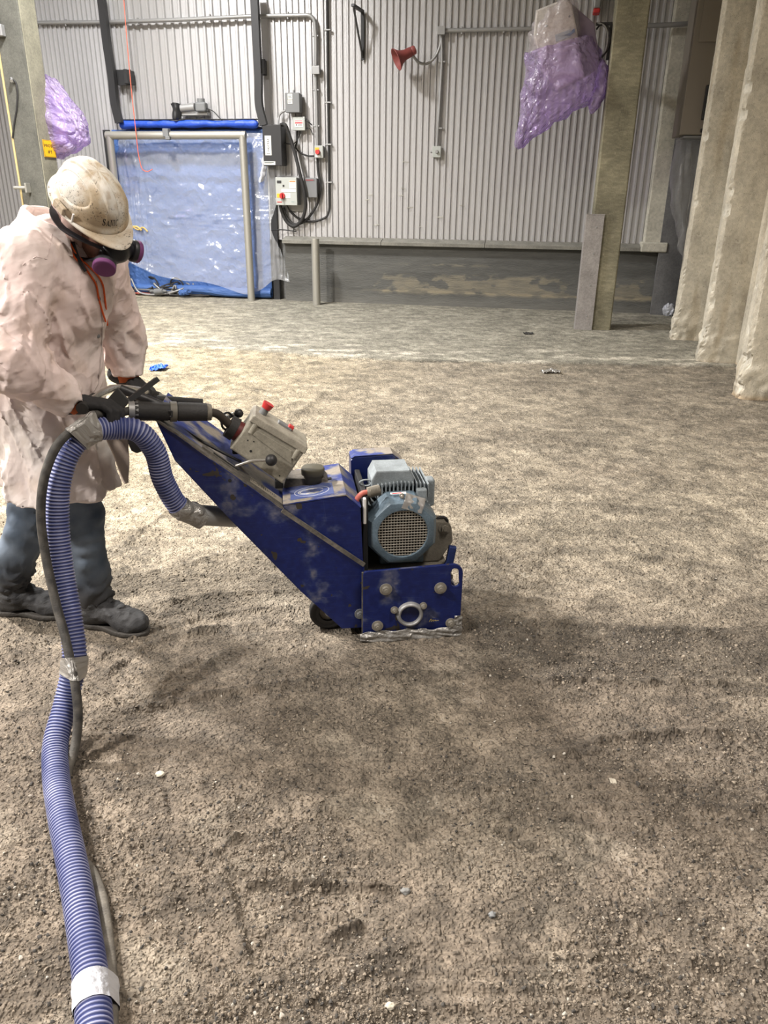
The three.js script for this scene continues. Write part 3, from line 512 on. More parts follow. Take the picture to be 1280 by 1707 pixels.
// dock door
{
  const a = wl(196, 300, 0.02), b = wl(446, 300, 0.02), w = b.x - a.x, top = wl(300, 216, 0.05).y, g = onWall('dock_door', 'closed blue fabric dock door hanging behind the clear plastic sheet', 'door', (a.x + b.x) / 2, 0, 0.03);
  const rows = []; for (let k = 0; k <= 8; k++) { const y = mix(top, 0.10, k / 8), r = []; for (let i = 0; i <= 6; i++) r.push(V(mix(-w / 2, w / 2, i / 6), y, 0)); rows.push(r); }
  part(g, 'curtain', thicken(sheetGeo(rows, 60, 50, (x, y) => 0.02 * fbm(x * 1.5, y * 2, 3, 3) + 0.018 * Math.exp(-(((y - 1.78) / 0.05) ** 2)) - 0.014 * Math.exp(-(((y - 1.70) / 0.04) ** 2))), 0.02), M.blueDoor);
  part(g, 'bottom_pad', tube([V(-w / 2, 0.10, 0.02), V(-w / 4, 0.11, 0.05), V(0, 0.12, 0.04), V(w / 4, 0.10, 0.05), V(w / 2, 0.11, 0.03)], 0.075, 40, 12), M.blueDoor);
  part(g, 'jamb', box(0.10, top, 0.08, -w / 2 - 0.09, top / 2, -0.02), M.rail); part(g, 'jamb', box(0.10, top, 0.08, w / 2 + 0.08, top / 2, -0.02), M.rail);
  const l = wl(200, 207, 0.12), r = wl(430, 207, 0.12), hd = onWall('door_header_roll', 'bright blue padded roll lying along the top of the dock door', 'door roll', (l.x + r.x) / 2, l.y, 0.12), hw = (r.x - l.x) / 2;
  const ring = (x, s) => Array.from({ length: 10 }, (_, i) => { const q = i / 10 * 2 * Math.PI; return V(x, 0.052 * s * Math.sin(q), 0.052 * s * Math.cos(q)); });
  part(hd, 'roll', sheetGeo([-1, -0.97, -0.6, -0.2, 0.2, 0.6, 0.97, 1].map((x, i, A) => ring(x * hw, i === 0 || i === A.length - 1 ? 0.2 : 1 + 0.06 * Math.sin(i * 2))), 24, 60, (x, y, z) => 0.012 * n3(x * 3, y * 5, z * 5), true), std({ color: lin(0.02, 0.08, 0.52), roughness: 0.5, bumpMap: rep(T.crumple, 1), bumpScale: 0.01 }));
  part(hd, 'top_strap', box(hw * 2, 0.012, 0.08, 0, 0.056, 0.0), M.black);
}
// black lift tracks on both sides of the door
for (const [pts, br, lab] of [[[[168, -14], [178, 70], [187, 130], [191, 170], [199, 205]], [[185, 120], [222, 138]], 'left black door track with a bracket reaching right'], [[[424, -14], [428, 70], [431, 130], [432, 175], [440, 209]], [[432, 100], [443, 124]], 'right black door track ending above the black controller']]) {
  const n = 0.24, P = pts.map(([x, y]) => wl(x, y, n)), o = P[P.length - 1], g = onWall('door_track', lab, 'door track', o.x, o.y, n), q = P.map((p) => p.clone().sub(o));
  part(g, 'rail', sweep(curve(q).getPoints(40), rectO(0.10, 0.085), V(0, 0, 1)), M.rail);
  const A = wl(br[0][0], br[0][1], n), B = wl(br[1][0], br[1][1], ribN), w = B.x - A.x; part(g, 'bracket', box(Math.abs(w) + 0.10, 0.20, 0.02, A.x + w / 2 - o.x - 0.02, (A.y + B.y) / 2 - o.y, -0.12).rotateZ(0).applyMatrix4(new THREE.Matrix4().identity()), M.rail);
  part(g, 'bracket_foot', box(0.05, 0.18, 0.24, B.x - o.x, (A.y + B.y) / 2 - o.y, -0.11), M.rail);
}
// door motor above the door
{
  const o = wl(297, 186, 0.1), g = onWall('door_motor', 'door motor with a black bag and steel drum above the blue roll', 'motor', o.x, o.y, 0.1), m = (x, y) => wl(x, y, 0.1).sub(o).setZ(0);
  part(g, 'hanging_bag', thicken(sheetGeo([[m(287, 173), m(295, 172), m(304, 174)], [m(289, 180), m(296, 181), m(304, 182)], [m(290, 200), m(297, 200), m(303, 199)]].map((r) => r.map((p, i) => p.setZ(i === 1 ? 0.10 : 0.03))), 12, 14, (x, y) => 0.01 * n3(x * 14, y * 9, 1)), 0.012), M.black);
  part(g, 'drum', rod(m(303, 181).setZ(0.02), m(326, 179).setZ(0.02), 0.055, 0.055, 20), M.galv);
  part(g, 'motor_body', mergeGeometries([box(0.16, 0.13, 0.13, m(337, 179).x, m(337, 179).y, 0.02, 0.03), boxUV(new THREE.CylinderGeometry(0.055, 0.055, 0.08, 16).translate(m(336, 170).x, m(336, 170).y, 0.02))]), M.greyBox);
  part(g, 'lead', tube([m(344, 180).setZ(0.02), m(356, 186).setZ(0.0), m(366, 196).setZ(0.02), m(374, 203).setZ(0.04)], 0.007, 24, 6), M.black);
  part(g, 'mount', box(0.45, 0.04, 0.12, m(322, 190).x, m(322, 190).y, -0.04), M.galv);
}
// clear plastic over the door, tied back on both sides
{
  const D = [[222, [[200, .10], [260, .13], [340, .14], [410, .12], [474, .10]]], [262, [[196, .10], [262, .16], [340, .15], [410, .17], [472, .11]]], [320, [[200, .11], [262, .13], [340, .17], [410, .14], [466, .13]]], [380, [[216, .17], [262, .16], [340, .15], [410, .16], [452, .17]]], [420, [[209, .13], [262, .18], [340, .19], [410, .18], [468, .14]]], [452, [[205, .11], [258, .17], [335, .21], [408, .19], [478, .12]]], [476, [[206, .11], [262, .2], [335, .22], [410, .2], [483, .13]]]];
  D[5][1] = [[205, .11], [258, .17], [335, .21], [408, .19], [478, .12]].map((v) => v);
  const low = [[206, 432], [258, 458], [300, 468], [345, 470], [405, 490], [424, 492], [455, 466], [483, 470]];
  const lowY = (x) => { for (let i = 0; i < low.length - 1; i++) if (x <= low[i + 1][0]) return mix(low[i][1], low[i + 1][1], clamp((x - low[i][0]) / (low[i + 1][0] - low[i][0]))); return 470; };
  const o = wl(340, 222, 0.12), g = onWall('plastic_sheet', 'clear plastic sheet taped over the blue dock door with a ragged hem', 'plastic sheet', o.x, o.y, 0);
  const rows = D.map(([y, c], k) => { const cc = curve(c.map(([x, n]) => V(x, n, 0))), out = []; for (let i = 0; i <= 12; i++) { const p = cc.getPoint(i / 12), yy = k < 4 ? y : mix(380, lowY(p.x), (y - 380) / 96); const q = wl(p.x, yy, p.y); out.push(V(q.x - o.x, q.y - o.y, p.y)); } return out; });
  part(g, 'film', sheetGeo(rows, 150, 170, (x, y) => { const yy = y + o.y, pin = Math.exp(-(((yy - 1.22) / 0.16) ** 2)); return 0.012 * (1 - Math.abs(fbm(x * 1.4, yy * 1.8, 2, 3)) * 3) + 0.003 * n3(x * 7, yy * 7, 4) + 0.02 * pin * Math.abs(n3(x * 1.1, yy * 17, 6)) + 0.03 * sstep(0.85, 1.15, Math.abs(x)) * n3(x * 26, yy * 1.5, 9); }), M.clear);
  const tl = wl(222, 380, 0.2), tr = wl(452, 384, 0.2), te = wl(494, 386, 0.06), c = (p) => V(p.x - o.x, p.y - o.y, p.z);
  part(g, 'tie', mergeGeometries([tube([c(wl(214, 382, .19)), c(wl(222, 379, .2)), c(wl(230, 383, .2)), c(wl(238, 379, .2)), c(wl(246, 386, .2))], 0.012, 24, 6), tube([c(wl(221, 378, .2)), c(wl(228, 378, .2)), c(wl(236, 384, .2))], 0.016, 16, 6)]), M.twine, 'knotted yellow twine');
  part(g, 'tie_wire', tube([c(tr), c(wl(470, 383, .12)), c(te)], 0.008, 16, 6), M.black);
}
// orange string hanging before the door
{ const P = [[206, -6], [211, 60], [218, 140], [226, 215], [232, 264], [238, 283], [246, 286], [254, 282]].map(([x, y], i) => wl(x, y, 0.42 - 0.02 * Math.max(0, i - 3))), o = P[0], g = onWall('hanging_string', 'thin orange red string hanging down over the dock door', 'string', o.x, o.y, 0); part(g, 'strand', tube(P.map((p) => V(p.x - o.x, p.y - o.y, p.z)), 0.006, 60, 6), M.string); }
// electric boxes
function wbox(name, lab, cat, x0, y0, x1, y1, depth, mat, mat2 = mat) {
  const n = depth + ribN, a = wl(x0, y0, n), b = wl(x1, y1, n), w = b.x - a.x, h = a.y - b.y, o = onWall(name, lab, cat, (a.x + b.x) / 2, (a.y + b.y) / 2, ribN);
  part(o, 'housing', box(w, h, depth * 0.72, 0, 0, depth * 0.36, 0.01), mat2); part(o, 'cover', box(w + 0.008, h + 0.008, depth * 0.29, 0, 0, depth * 0.86, 0.008), mat);
  const loc = (x, y, z = depth + 0.002) => { const q = wl(x, y, n); return V(q.x - (a.x + b.x) / 2, q.y - (a.y + b.y) / 2, z); };
  const stick = (pn, x, y, X, Y, tx, lb) => { const p = loc(x, y, depth + 0.003), q = loc(X, Y, depth + 0.003); return part(o, pn, new THREE.BoxGeometry(q.x - p.x, p.y - q.y, 0.003).translate((p.x + q.x) / 2, (p.y + q.y) / 2, depth + 0.003), tx.isTexture ? std({ map: tx, roughness: 0.6 }) : tx, lb); };
  return { o, loc, stick, w, h };
}
const textLines = (bg, fg, w, h, rows) => label(w, h, (c) => { c.fillStyle = bg; c.fillRect(0, 0, w, h); for (const [t, x, y, s, col, st] of rows) { c.fillStyle = col ?? fg; if (t === '-') { c.fillRect(x, y, s, st ?? 6); } else { c.font = `${st ?? 'bold'} ${s}px sans-serif`; c.fillText(t, x, y); } } });
{
  const b1 = wbox('disconnect_box', 'dark grey electrical box with two white stickers, topmost of the wall boxes', 'electrical box', 475, 155, 499, 187, 0.17, M.greyBox);
  b1.stick('sticker', 479.5, 156.5, 487.5, 165.5, textLines('#dcdcd4', '#555', 64, 72, [['-', 6, 14, 50], ['-', 6, 30, 44], ['-', 6, 46, 50]]), 'white sticker'); b1.stick('sticker', 479.5, 166.5, 487.5, 173, textLines('#cfcfc8', '#555', 64, 52, [['-', 6, 12, 50], ['-', 6, 28, 40]]), 'white sticker'); part(b1.o, 'stud', rod(b1.loc(486, 156, 0.08), b1.loc(486, 149, 0.08), 0.012), M.galv);
  const b2 = wbox('warning_box', 'small white electrical box with a red and black warning label', 'electrical box', 488, 195, 508, 217, 0.11, M.lightBox, M.greyBox);
  b2.stick('warning_label', 491, 200, 505, 212, textLines('#e3e4dd', '#333', 140, 120, [['-', 6, 12, 128, '#b8242a', 12], ['-', 6, 38, 128, '#b8242a', 22], ['-', 26, 68, 16, '#222', 30], ['-', 58, 74, 66, '#555', 9], ['-', 52, 94, 74, '#555', 9]]));
  part(b2.o, 'probe_lead', tube([b2.loc(506, 200, 0.06), b2.loc(513, 203, 0.07), b2.loc(518, 208, 0.05)], 0.008, 16, 6), M.black); part(b2.o, 'probe_lead', tube([b2.loc(507, 214, 0.06), b2.loc(515, 214, 0.07), b2.loc(519, 224, 0.03)], 0.006, 16, 6), M.black);
  const b3 = wbox('isolator_switch', 'small grey isolator with a yellow plate and red knob at the conduit foot', 'switch', 524, 243, 538, 263, 0.12, M.lightBox, M.greyBox);
  b3.stick('switch_plate', 525, 246, 532, 253, M.yellow, 'yellow plate'); const k3 = b3.loc(530, 253.5, 0.135); part(b3.o, 'knob', boxUV(new THREE.CylinderGeometry(0.030, 0.034, 0.05, 16).rotateX(Math.PI / 2).translate(k3.x, k3.y, 0.145)), M.red, 'red knob'); b3.stick('sticker', 526, 259, 534, 262, M.white);
  const b4 = wbox('door_controller', 'large black controller box with a vertical white FASTRAX label beside the blue door', 'controller', 437, 208, 470, 276, 0.24, M.black);
  b4.stick('name_plate', 441, 226, 453, 259, label(128, 352, (c, w, h) => { c.fillStyle = '#e4e5e2'; c.fillRect(0, 0, w, h); c.strokeStyle = '#777'; c.lineWidth = 4; c.strokeRect(4, 4, w - 8, h - 8); c.save(); c.translate(86, 290); c.rotate(-Math.PI / 2); c.fillStyle = '#111'; c.font = 'italic bold 56px sans-serif'; c.fillText('FASTRAX', 0, 0, 240); c.restore(); c.fillStyle = '#333'; c.fillRect(26, 308, 76, 10); c.fillRect(26, 326, 76, 8); }), 'white name plate'); b4.stick('sticker', 440, 269, 459, 275, textLines('#d8d9d2', '#333', 180, 60, [['-', 8, 10, 150, '#333', 12], ['-', 8, 34, 120, '#777', 8]]), 'white torn sticker');
  part(b4.o, 'plastic_rag', sheetGeo([[b4.loc(432, 258, 0.1), b4.loc(436, 256, 0.16), b4.loc(440, 262, 0.14)], [b4.loc(430, 280, 0.1), b4.loc(434, 282, 0.16), b4.loc(438, 283, 0.12)], [b4.loc(427, 300, 0.1), b4.loc(430, 304, 0.16), b4.loc(435, 302, 0.12)]], 12, 24, (x, y) => 0.015 * n3(x * 20, y * 9, 2)), M.ductWhite, 'torn white plastic flap');
  const b5 = wbox('control_panel', 'light grey control panel with a yellow and red rotary switch and stickers', 'control panel', 459, 296, 495, 342, 0.20, M.lightBox, M.greyBox);
  b5.stick('display', 461.5, 301, 469, 305.5, M.black, 'dark display'); b5.stick('sticker', 482, 301, 493, 314, textLines('#e6e4da', '#555', 140, 170, [['-', 6, 6, 128, '#d8702a', 26], ['-', 10, 50, 120], ['-', 10, 72, 110], ['-', 10, 94, 120], ['-', 10, 116, 100], ['-', 10, 138, 120]]), 'orange headed sticker'); b5.stick('sticker', 469, 315, 493, 320, M.white); b5.stick('sticker', 474, 322, 484, 330, textLines('#eceadf', '#666', 120, 90, [['-', 10, 14, 100], ['-', 10, 38, 80], ['-', 10, 62, 100]])); b5.stick('switch_plate', 461.5, 322.5, 470, 329.5, M.yellow, 'yellow plate');
  b5.stick('sticker', 462, 336, 470, 337.5, M.red, 'red maker plate'); b5.stick('key_switch', 471, 308, 474, 311.5, M.black); b5.stick('sticker', 485, 335, 492, 338, textLines('#aab3ab', '#3c6', 90, 40, [['-', 8, 8, 70, '#567'], ['-', 8, 24, 60, '#567']]));
  const k5 = b5.loc(471, 326.5, 0.22); part(b5.o, 'rotary_knob', mergeGeometries([boxUV(new THREE.CylinderGeometry(0.038, 0.042, 0.03, 20).rotateX(Math.PI / 2).translate(k5.x, k5.y, 0.222)), box(0.02, 0.075, 0.03, k5.x, k5.y, 0.25)]), M.red, 'red rotary knob'); part(b5.o, 'back_plate', box(b5.w + 0.06, b5.h + 0.12, 0.012, 0.03, -0.03, 0.008), M.galv);
  const b6 = wbox('junction_box', 'plain dark grey box with a red line right of the control panel', 'electrical box', 506, 297, 528, 329, 0.12, M.greyBox); b6.stick('label_strip', 508, 299, 524, 301.5, textLines('#6d5a5c', '#a33', 160, 26, [['-', 20, 8, 120, '#a8323a', 10]]));
  const b7 = wbox('wall_switch', 'small white switch at the foot of the right conduit', 'switch', 721, 244, 734, 262, 0.07, M.lightBox, M.lightBox); const k7 = b7.loc(728, 253, 0.08); part(b7.o, 'toggle', boxUV(new THREE.CylinderGeometry(0.02, 0.024, 0.03, 14).rotateX(Math.PI / 2).translate(k7.x, k7.y, 0.085)), M.galv); part(b7.o, 'side_lug', rod(b7.loc(721, 253, 0.03), b7.loc(717, 253, 0.03), 0.014), M.galv);
  const b8 = wbox('conduit_box', 'small grey junction box halfway down the left conduit', 'electrical box', 520, 110, 532, 123, 0.09, M.galv); void b8; const b9 = wbox('conduit_box', 'small grey junction box above the red horn', 'electrical box', 729, 44, 741, 57, 0.09, M.galv); void b9;
}
function conduit(lab, pts, r, n = 0.06, name = 'conduit', cat = 'conduit', mat = M.galv, b = 0.12) { const P = pts.map(([x, y, k]) => wl(x, y, k ?? n)), o = P[0], g = onWall(name, lab, cat, o.x, o.y, 0); part(g, 'tube', pipe(P.map((p) => V(p.x - o.x, p.y - o.y, p.z)), r, b, 10), mat); return { g, o }; }
function clips(c, at, r) { for (const [x, y, hz] of at) { const q = wl(x, y, 0.05); part(c.g, 'strap', box(hz ? 0.02 : 0.09, hz ? 0.09 : 0.02, 0.045, q.x - c.o.x, q.y - c.o.y, 0.05), M.galv); } }
clips(conduit('grey conduit across the left wall bending down to a small box', [[62, 38], [180, 37], [300, 33], [420, 27], [524, 25], [527, 70], [526, 109]], 0.026), [[110, 38, 1], [230, 36, 1], [350, 30, 1], [480, 26, 1], [526, 60]], 0.026);
clips(conduit('grey conduit from the small box down to the yellow switch', [[526, 123], [528, 180], [529, 243]], 0.022), [[527, 150], [528, 210]], 0.02);
{ const c = conduit('thin dark conduit running the full height right of the switches, hooking left below', [[545, -8], [546, 100], [548, 250], [549, 350], [545, 362], [528, 369], [508, 370], [492, 361], [484, 352]], 0.016, 0.05, 'conduit', 'conduit', M.rubber, 0.1); clips(c, [[546, 50], [547, 171], [548, 241], [549, 304]]); }
clips(conduit('grey conduit from the upper right box down to the white switch', [[736, 57], [737, 100], [731, 200], [728, 244]], 0.02), [[737, 103], [732, 214]]);
clips(conduit('grey conduit across the wall behind the purple wrapped unit', [[741, 51], [800, 50], [890, 48], [980, 46]], 0.026), [[770, 51, 1], [840, 49, 1]]);
conduit('short grey conduit between the olive column and cream pilaster', [[1070, 43], [1110, 42], [1157, 39]], 0.03, 0.3);
// loops of cable round the boxes
function wcable(lab, pts, r, mat = M.rubber) { const P = pts.map(([x, y, k]) => wl(x, y, k)), o = P[0], g = onWall('cable', lab, 'cable', o.x, o.y, 0, 'cables round the wall boxes'); part(g, 'run', tube(P.map((p) => V(p.x - o.x, p.y - o.y, p.z)), r, 90, 8), mat); }
wcable('thick black cable looping from the controller top to under the control panel', [[468, 208, .2], [475, 208, .24], [481, 222, .22], [490, 250, .2], [500, 290, .22], [508, 325, .2], [509, 348, .16], [502, 368, .12], [490, 377, .1], [479, 371, .1], [471, 356, .12], [467, 342, .12]], 0.026);
wcable('black cable from the yellow switch curving down behind the grey box', [[529, 263, .08], [530, 285, .07], [534, 310, .07], [530, 336, .07], [520, 355, .08], [506, 370, .08], [490, 374, .08], [478, 362, .09], [472, 346, .1]], 0.018);
wcable('thin grey cable from the top grey box down into the controller', [[476, 184, .1], [467, 190, .09], [464, 200, .1], [464, 210, .16]], 0.014, M.galv);
wcable('black cable from the warning box curving right into the yellow switch', [[496, 218, .08], [495, 236, .06], [493, 246, .06], [503, 256, .06], [515, 260, .06], [524, 260, .08]], 0.012);
wcable('thin wires hanging from the warning box towards the controller', [[500, 218, .08], [498, 228, .07], [492, 238, .07], [484, 240, .08], [474, 239, .14]], 0.008);
wcable('thin dark cable from above the grey junction box to its side', [[497, 250, .05], [502, 275, .05], [508, 297, .1]], 0.012, M.galv);
wcable('thin black lead drooping from the control panel to the long conduit', [[478, 342, .1], [486, 356, .06], [500, 364, .05], [516, 366, .05]], 0.010);
// horn
{
  const n = 0.32, o = wl(672, 96, n), g = onWall('signal_horn', 'dull red cone horn on a curved conduit arm', 'horn', o.x, o.y, n), a = wl(684, 85, n).sub(o), b = wl(661, 100, n).sub(o); a.z = -0.05; b.z = 0.035;
  const d = b.clone().sub(a).normalize(), Q = new THREE.Quaternion().setFromUnitVectors(V(0, 1, 0), d), L = a.distanceTo(b);
  const lathe = (pr) => boxUV(new THREE.LatheGeometry(pr.map(([r, y]) => new THREE.Vector2(r, y)), 28).applyQuaternion(Q).translate(a.x, a.y, a.z));
  part(g, 'bell', lathe([[0.0, 0.0], [0.055, 0.0], [0.06, 0.01], [0.062, 0.09], [0.085, 0.16], [0.135, L - 0.01], [0.14, L], [0.13, L], [0.08, 0.16], [0.03, 0.12], [0, 0.12]]), M.hornRed);
  part(g, 'driver', lathe([[0, -0.06], [0.05, -0.06], [0.055, -0.05], [0.055, 0.02], [0, 0.02]]), M.hornRed);
  const P = [[684, 87, .24], [690, 95, .22], [698, 104, .16], [712, 106, .1], [727, 92, .07], [735, 70, .06], [736, 56, .06]].map(([x, y, k]) => wl(x, y, k)).map((p) => V(p.x - o.x, p.y - o.y, p.z - n));
  part(g, 'arm', tube(P, 0.018, 50, 8), M.galv);
}
// triangular bracket, small lamp, cable bracket by the column
{
  const o = wl(605, 60, 0.03), m = (x, y, z) => { const q = wl(x, y, 0.03 + z); return V(q.x - o.x, q.y - o.y, z); }, g = onWall('shelf_bracket', 'black triangular steel bracket fixed alone on the ribbed wall', 'bracket', o.x, o.y, 0.03);
  const a = wl(605, 101, 0.03).y - o.y, t = wl(598, 20, 0.03).y - o.y;
  part(g, 'upright', box(0.045, t - a, 0.03, 0, (t + a) / 2, 0.015).rotateZ(0), M.rail); part(g, 'arm', sweep([V(0, t, 0.02), V(-0.07, t + 0.02, 0.32)], rectO(0.045, 0.03), V(0, 1, 0)), M.rail); part(g, 'brace', sweep([V(0, a + 0.04, 0.03), V(-0.062, t - 0.01, 0.29)], rectO(0.03, 0.02), V(1, 0, 0)), M.rail);
  const l = wl(996, 2, 0.2), lam = onWall('beacon', 'small grey fitting with a red underside at the top edge', 'beacon', l.x, l.y, 0.05); part(lam, 'body', box(0.09, 0.26, 0.2, 0, 0.05, 0.1, 0.02), M.galv); part(lam, 'lens', box(0.085, 0.05, 0.18, 0, -0.105, 0.1, 0.015), M.red, 'red lens');
  const c = wl(1016, 39, 1.7), cb = onWall('cable_bracket', 'dark bracket with drooping cables on the left side of the olive column', 'bracket', c.x, c.y, 1.55), q = (x, y, z) => { const s = wl(x, y, 1.55 + z); return V(s.x - c.x, s.y - c.y, z); };
  part(cb, 'arm', box(q(1021, 40, 0).x - q(994, 40, 0).x, 0.03, 0.04, q(1007, 40, 0).x, q(1007, 40, 0).y, 0), M.rail); part(cb, 'upright', sweep([q(1019, 40, 0), q(1012, 100, 0)], rectO(0.03, 0.05), V(0, 0, 1)), M.rail);
  part(cb, 'cable', tube([q(1010, 40, .03), q(1017, 55, .05), q(1014, 78, .05), q(1004, 94, .04), q(998, 104, .03)], 0.013, 40, 7), M.rubber); part(cb, 'cable', tube([q(996, 38, .02), q(1008, 44, .05), q(1013, 62, .06), q(1009, 84, .05), q(1000, 98, .03)], 0.011, 40, 7), M.galv); part(cb, 'cable', tube([q(994, 49, .02), q(999, 43, .04), q(1010, 40, .04)], 0.010, 20, 7), M.rubber);
}
// units wrapped in purple plastic
function bag(rings, nu, nv, n0, disp) {   // rings: [y, xl, xr, depth back, depth front, slant]
  const o = wl((rings[0][1] + rings[0][2]) / 2, rings[0][0], n0);
  const rows = rings.map(([y, xl, xr, zb, zf, sl = 0]) => { const cx = (xl + xr) / 2, hw = (xr - xl) / 2, r = []; for (let i = 0; i < 14; i++) { const a = i / 14 * 2 * Math.PI, ca = Math.cos(a), sa = Math.sin(a), e = 0.75, X = Math.sign(ca) * Math.abs(ca) ** e, Z = Math.sign(sa) * Math.abs(sa) ** e, z = n0 + (Z > 0 ? Z * zf : Z * zb), q = wl(cx + hw * X, y + sl * X, z); r.push(V(q.x - o.x, q.y - o.y, q.z)); } return r; });
  return { o, geo: sheetGeo(rows, nu, nv, disp, true) };
}
const crease = (s, a) => (x, y, z) => { const w = 0.25 * n3(x * 2, y * 2, z * 2); return a * (0.7 - 2.2 * Math.abs(n3((x + w) * s, (y - w) * s * 0.8, z * s))) + a * 0.4 * (0.6 - 2 * Math.abs(n3((x + y + w) * s * 2.1, (y - x) * s * 1.6, z * s * 2 + 5))); };
{
  const n0 = 1.55, o = wl(938, 80, n0), g = onWall('wrapped_unit', 'off-white wall unit half hidden in purple plastic beside the olive column', 'wall unit', o.x, o.y, n0), m = (x, y, z) => { const q = wl(x, y, n0 + z); return V(q.x - o.x, q.y - o.y, z); };
  const pts = [[893, 17], [944, -3], [953, 6], [962, 52], [974, 128], [930, 152], [905, 118], [889, 60]].map(([x, y]) => m(x, y, 0.2)).map((p) => [p.x, p.y]);
  part(g, 'front', ext(pts, 0.14, 0.08, 0.02), M.unit); part(g, 'body', ext([[953, 8], [990, 40], [1000, 110], [974, 128], [962, 52]].map(([x, y]) => m(x, y, 0.05)).map((p) => [p.x, p.y]), 0.20, -0.1, 0.01), std({ color: lin(0.2, 0.16, 0.22), roughness: 0.7 }));
  const c0 = m(925, 64, 0.225), c1 = m(952, 55, 0.225); part(g, 'brand_plate', box(c1.x - c0.x, 0.07, 0.006, 0, 0, 0).rotateZ(0.28).translate((c0.x + c1.x) / 2, (c0.y + c1.y) / 2, 0.226), std({ color: lin(0.32, 0.38, 0.44), roughness: 0.5 }), 'blue grey plate'); part(g, 'brand_mark', ext([[-0.06, -0.03], [0.0, -0.01], [0.05, 0.035], [0.06, 0.0], [0.01, -0.035]], 0.008, 0.224, 0.001).translate(m(948, 60, 0).x, m(948, 60, 0).y, 0), std({ color: lin(0.05, 0.11, 0.25), roughness: 0.5 }), 'dark blue mark');
  for (const [x, y] of [[911, 43], [949, 27], [962, 82], [925, 98]]) { const q = m(x, y, 0.224); part(g, 'screw', rod(V(q.x, q.y, 0.218), V(q.x, q.y, 0.23), 0.012, 0.01, 8), M.greyBox); }
  part(g, 'wall_arm', box(0.08, 0.08, 1.6, m(985, 60, 0).x, m(985, 60, 0).y, -0.78), M.galv);
  const b = bag([[72, 880, 978, .22, .36, -16], [86, 877, 990, .24, .38, -18], [105, 875, 1000, .26, .40, -16], [135, 872, 1004, .26, .38, -10], [165, 868, 996, .24, .30, -12], [195, 864, 968, .18, .24, -16], [220, 862, 920, .12, .16, -14], [238, 863, 888, .08, .09, -6], [246, 866, 872, .03, .03, 0]], 84, 90, n0, crease(2.2, 0.026));
  const bg = onWall('purple_plastic_bag', 'torn purple plastic bag draped round the off-white wall unit', 'plastic bag', b.o.x, b.o.y, 0); part(bg, 'film', b.geo, M.purple);
  const fl = bag([[100, 1001, 1008, .02, .02, 0], [125, 992, 1014, .06, .08, -4], [160, 984, 1010, .08, .1, -4], [182, 981, 997, .05, .06, 0], [189, 984, 990, .02, .02, 0]], 40, 40, n0 + 0.1, crease(4, 0.012)); part(bg, 'loose_flap', fl.geo.translate(fl.o.x - b.o.x, fl.o.y - b.o.y, 0), M.purple);
  const tp = bag([[-2, 934, 948, .02, .1, -6], [8, 908, 958, .12, .26, -12], [34, 886, 966, .16, .29, -14], [58, 882, 970, .2, .28, -16], [74, 882, 972, .1, .28, -16]], 60, 50, n0, crease(2.4, 0.02)); part(bg, 'upper_film', tp.geo.translate(tp.o.x - b.o.x, tp.o.y - b.o.y, 0), phy({ color: lin(0.92, 0.88, 0.9), roughness: 0.25, transmission: 0.82, thickness: 0, bumpMap: rep(T.crumple, 2), bumpScale: 0.01 }), 'paler doubled film');
  const n1 = 1.35, c = bag([[124, 55, 76, .02, .02, 0], [132, 45, 92, .12, .1, 0], [150, 40, 110, .2, .16, 4], [175, 36, 128, .24, .2, 4], [200, 36, 141, .26, .22, 2], [222, 40, 148, .26, .22, 0], [240, 44, 147, .24, .2, -2], [254, 56, 132, .16, .15, -5], [262, 74, 104, .05, .05, 0]], 84, 84, n1, crease(2.6, 0.022));
  const cg = onWall('purple_plastic_bag', 'bulging purple plastic bag showing right of the left column', 'plastic bag', c.o.x, c.o.y, 0); part(cg, 'film', c.geo, M.purple);
  const u = wl(88, 200, n1 - 0.05), ug = onWall('wrapped_box', 'dim box shape inside the bulging purple bag by the left column', 'wall unit', u.x, u.y, n1 - 0.05); part(ug, 'housing', box(0.5, 0.62, 0.26, 0, -0.02, 0, 0.04), std({ color: lin(0.3, 0.22, 0.45), roughness: 0.6 })); part(ug, 'column_arm', box(0.4, 0.08, 0.08, -0.35, 0.1, 0), M.galv);
}
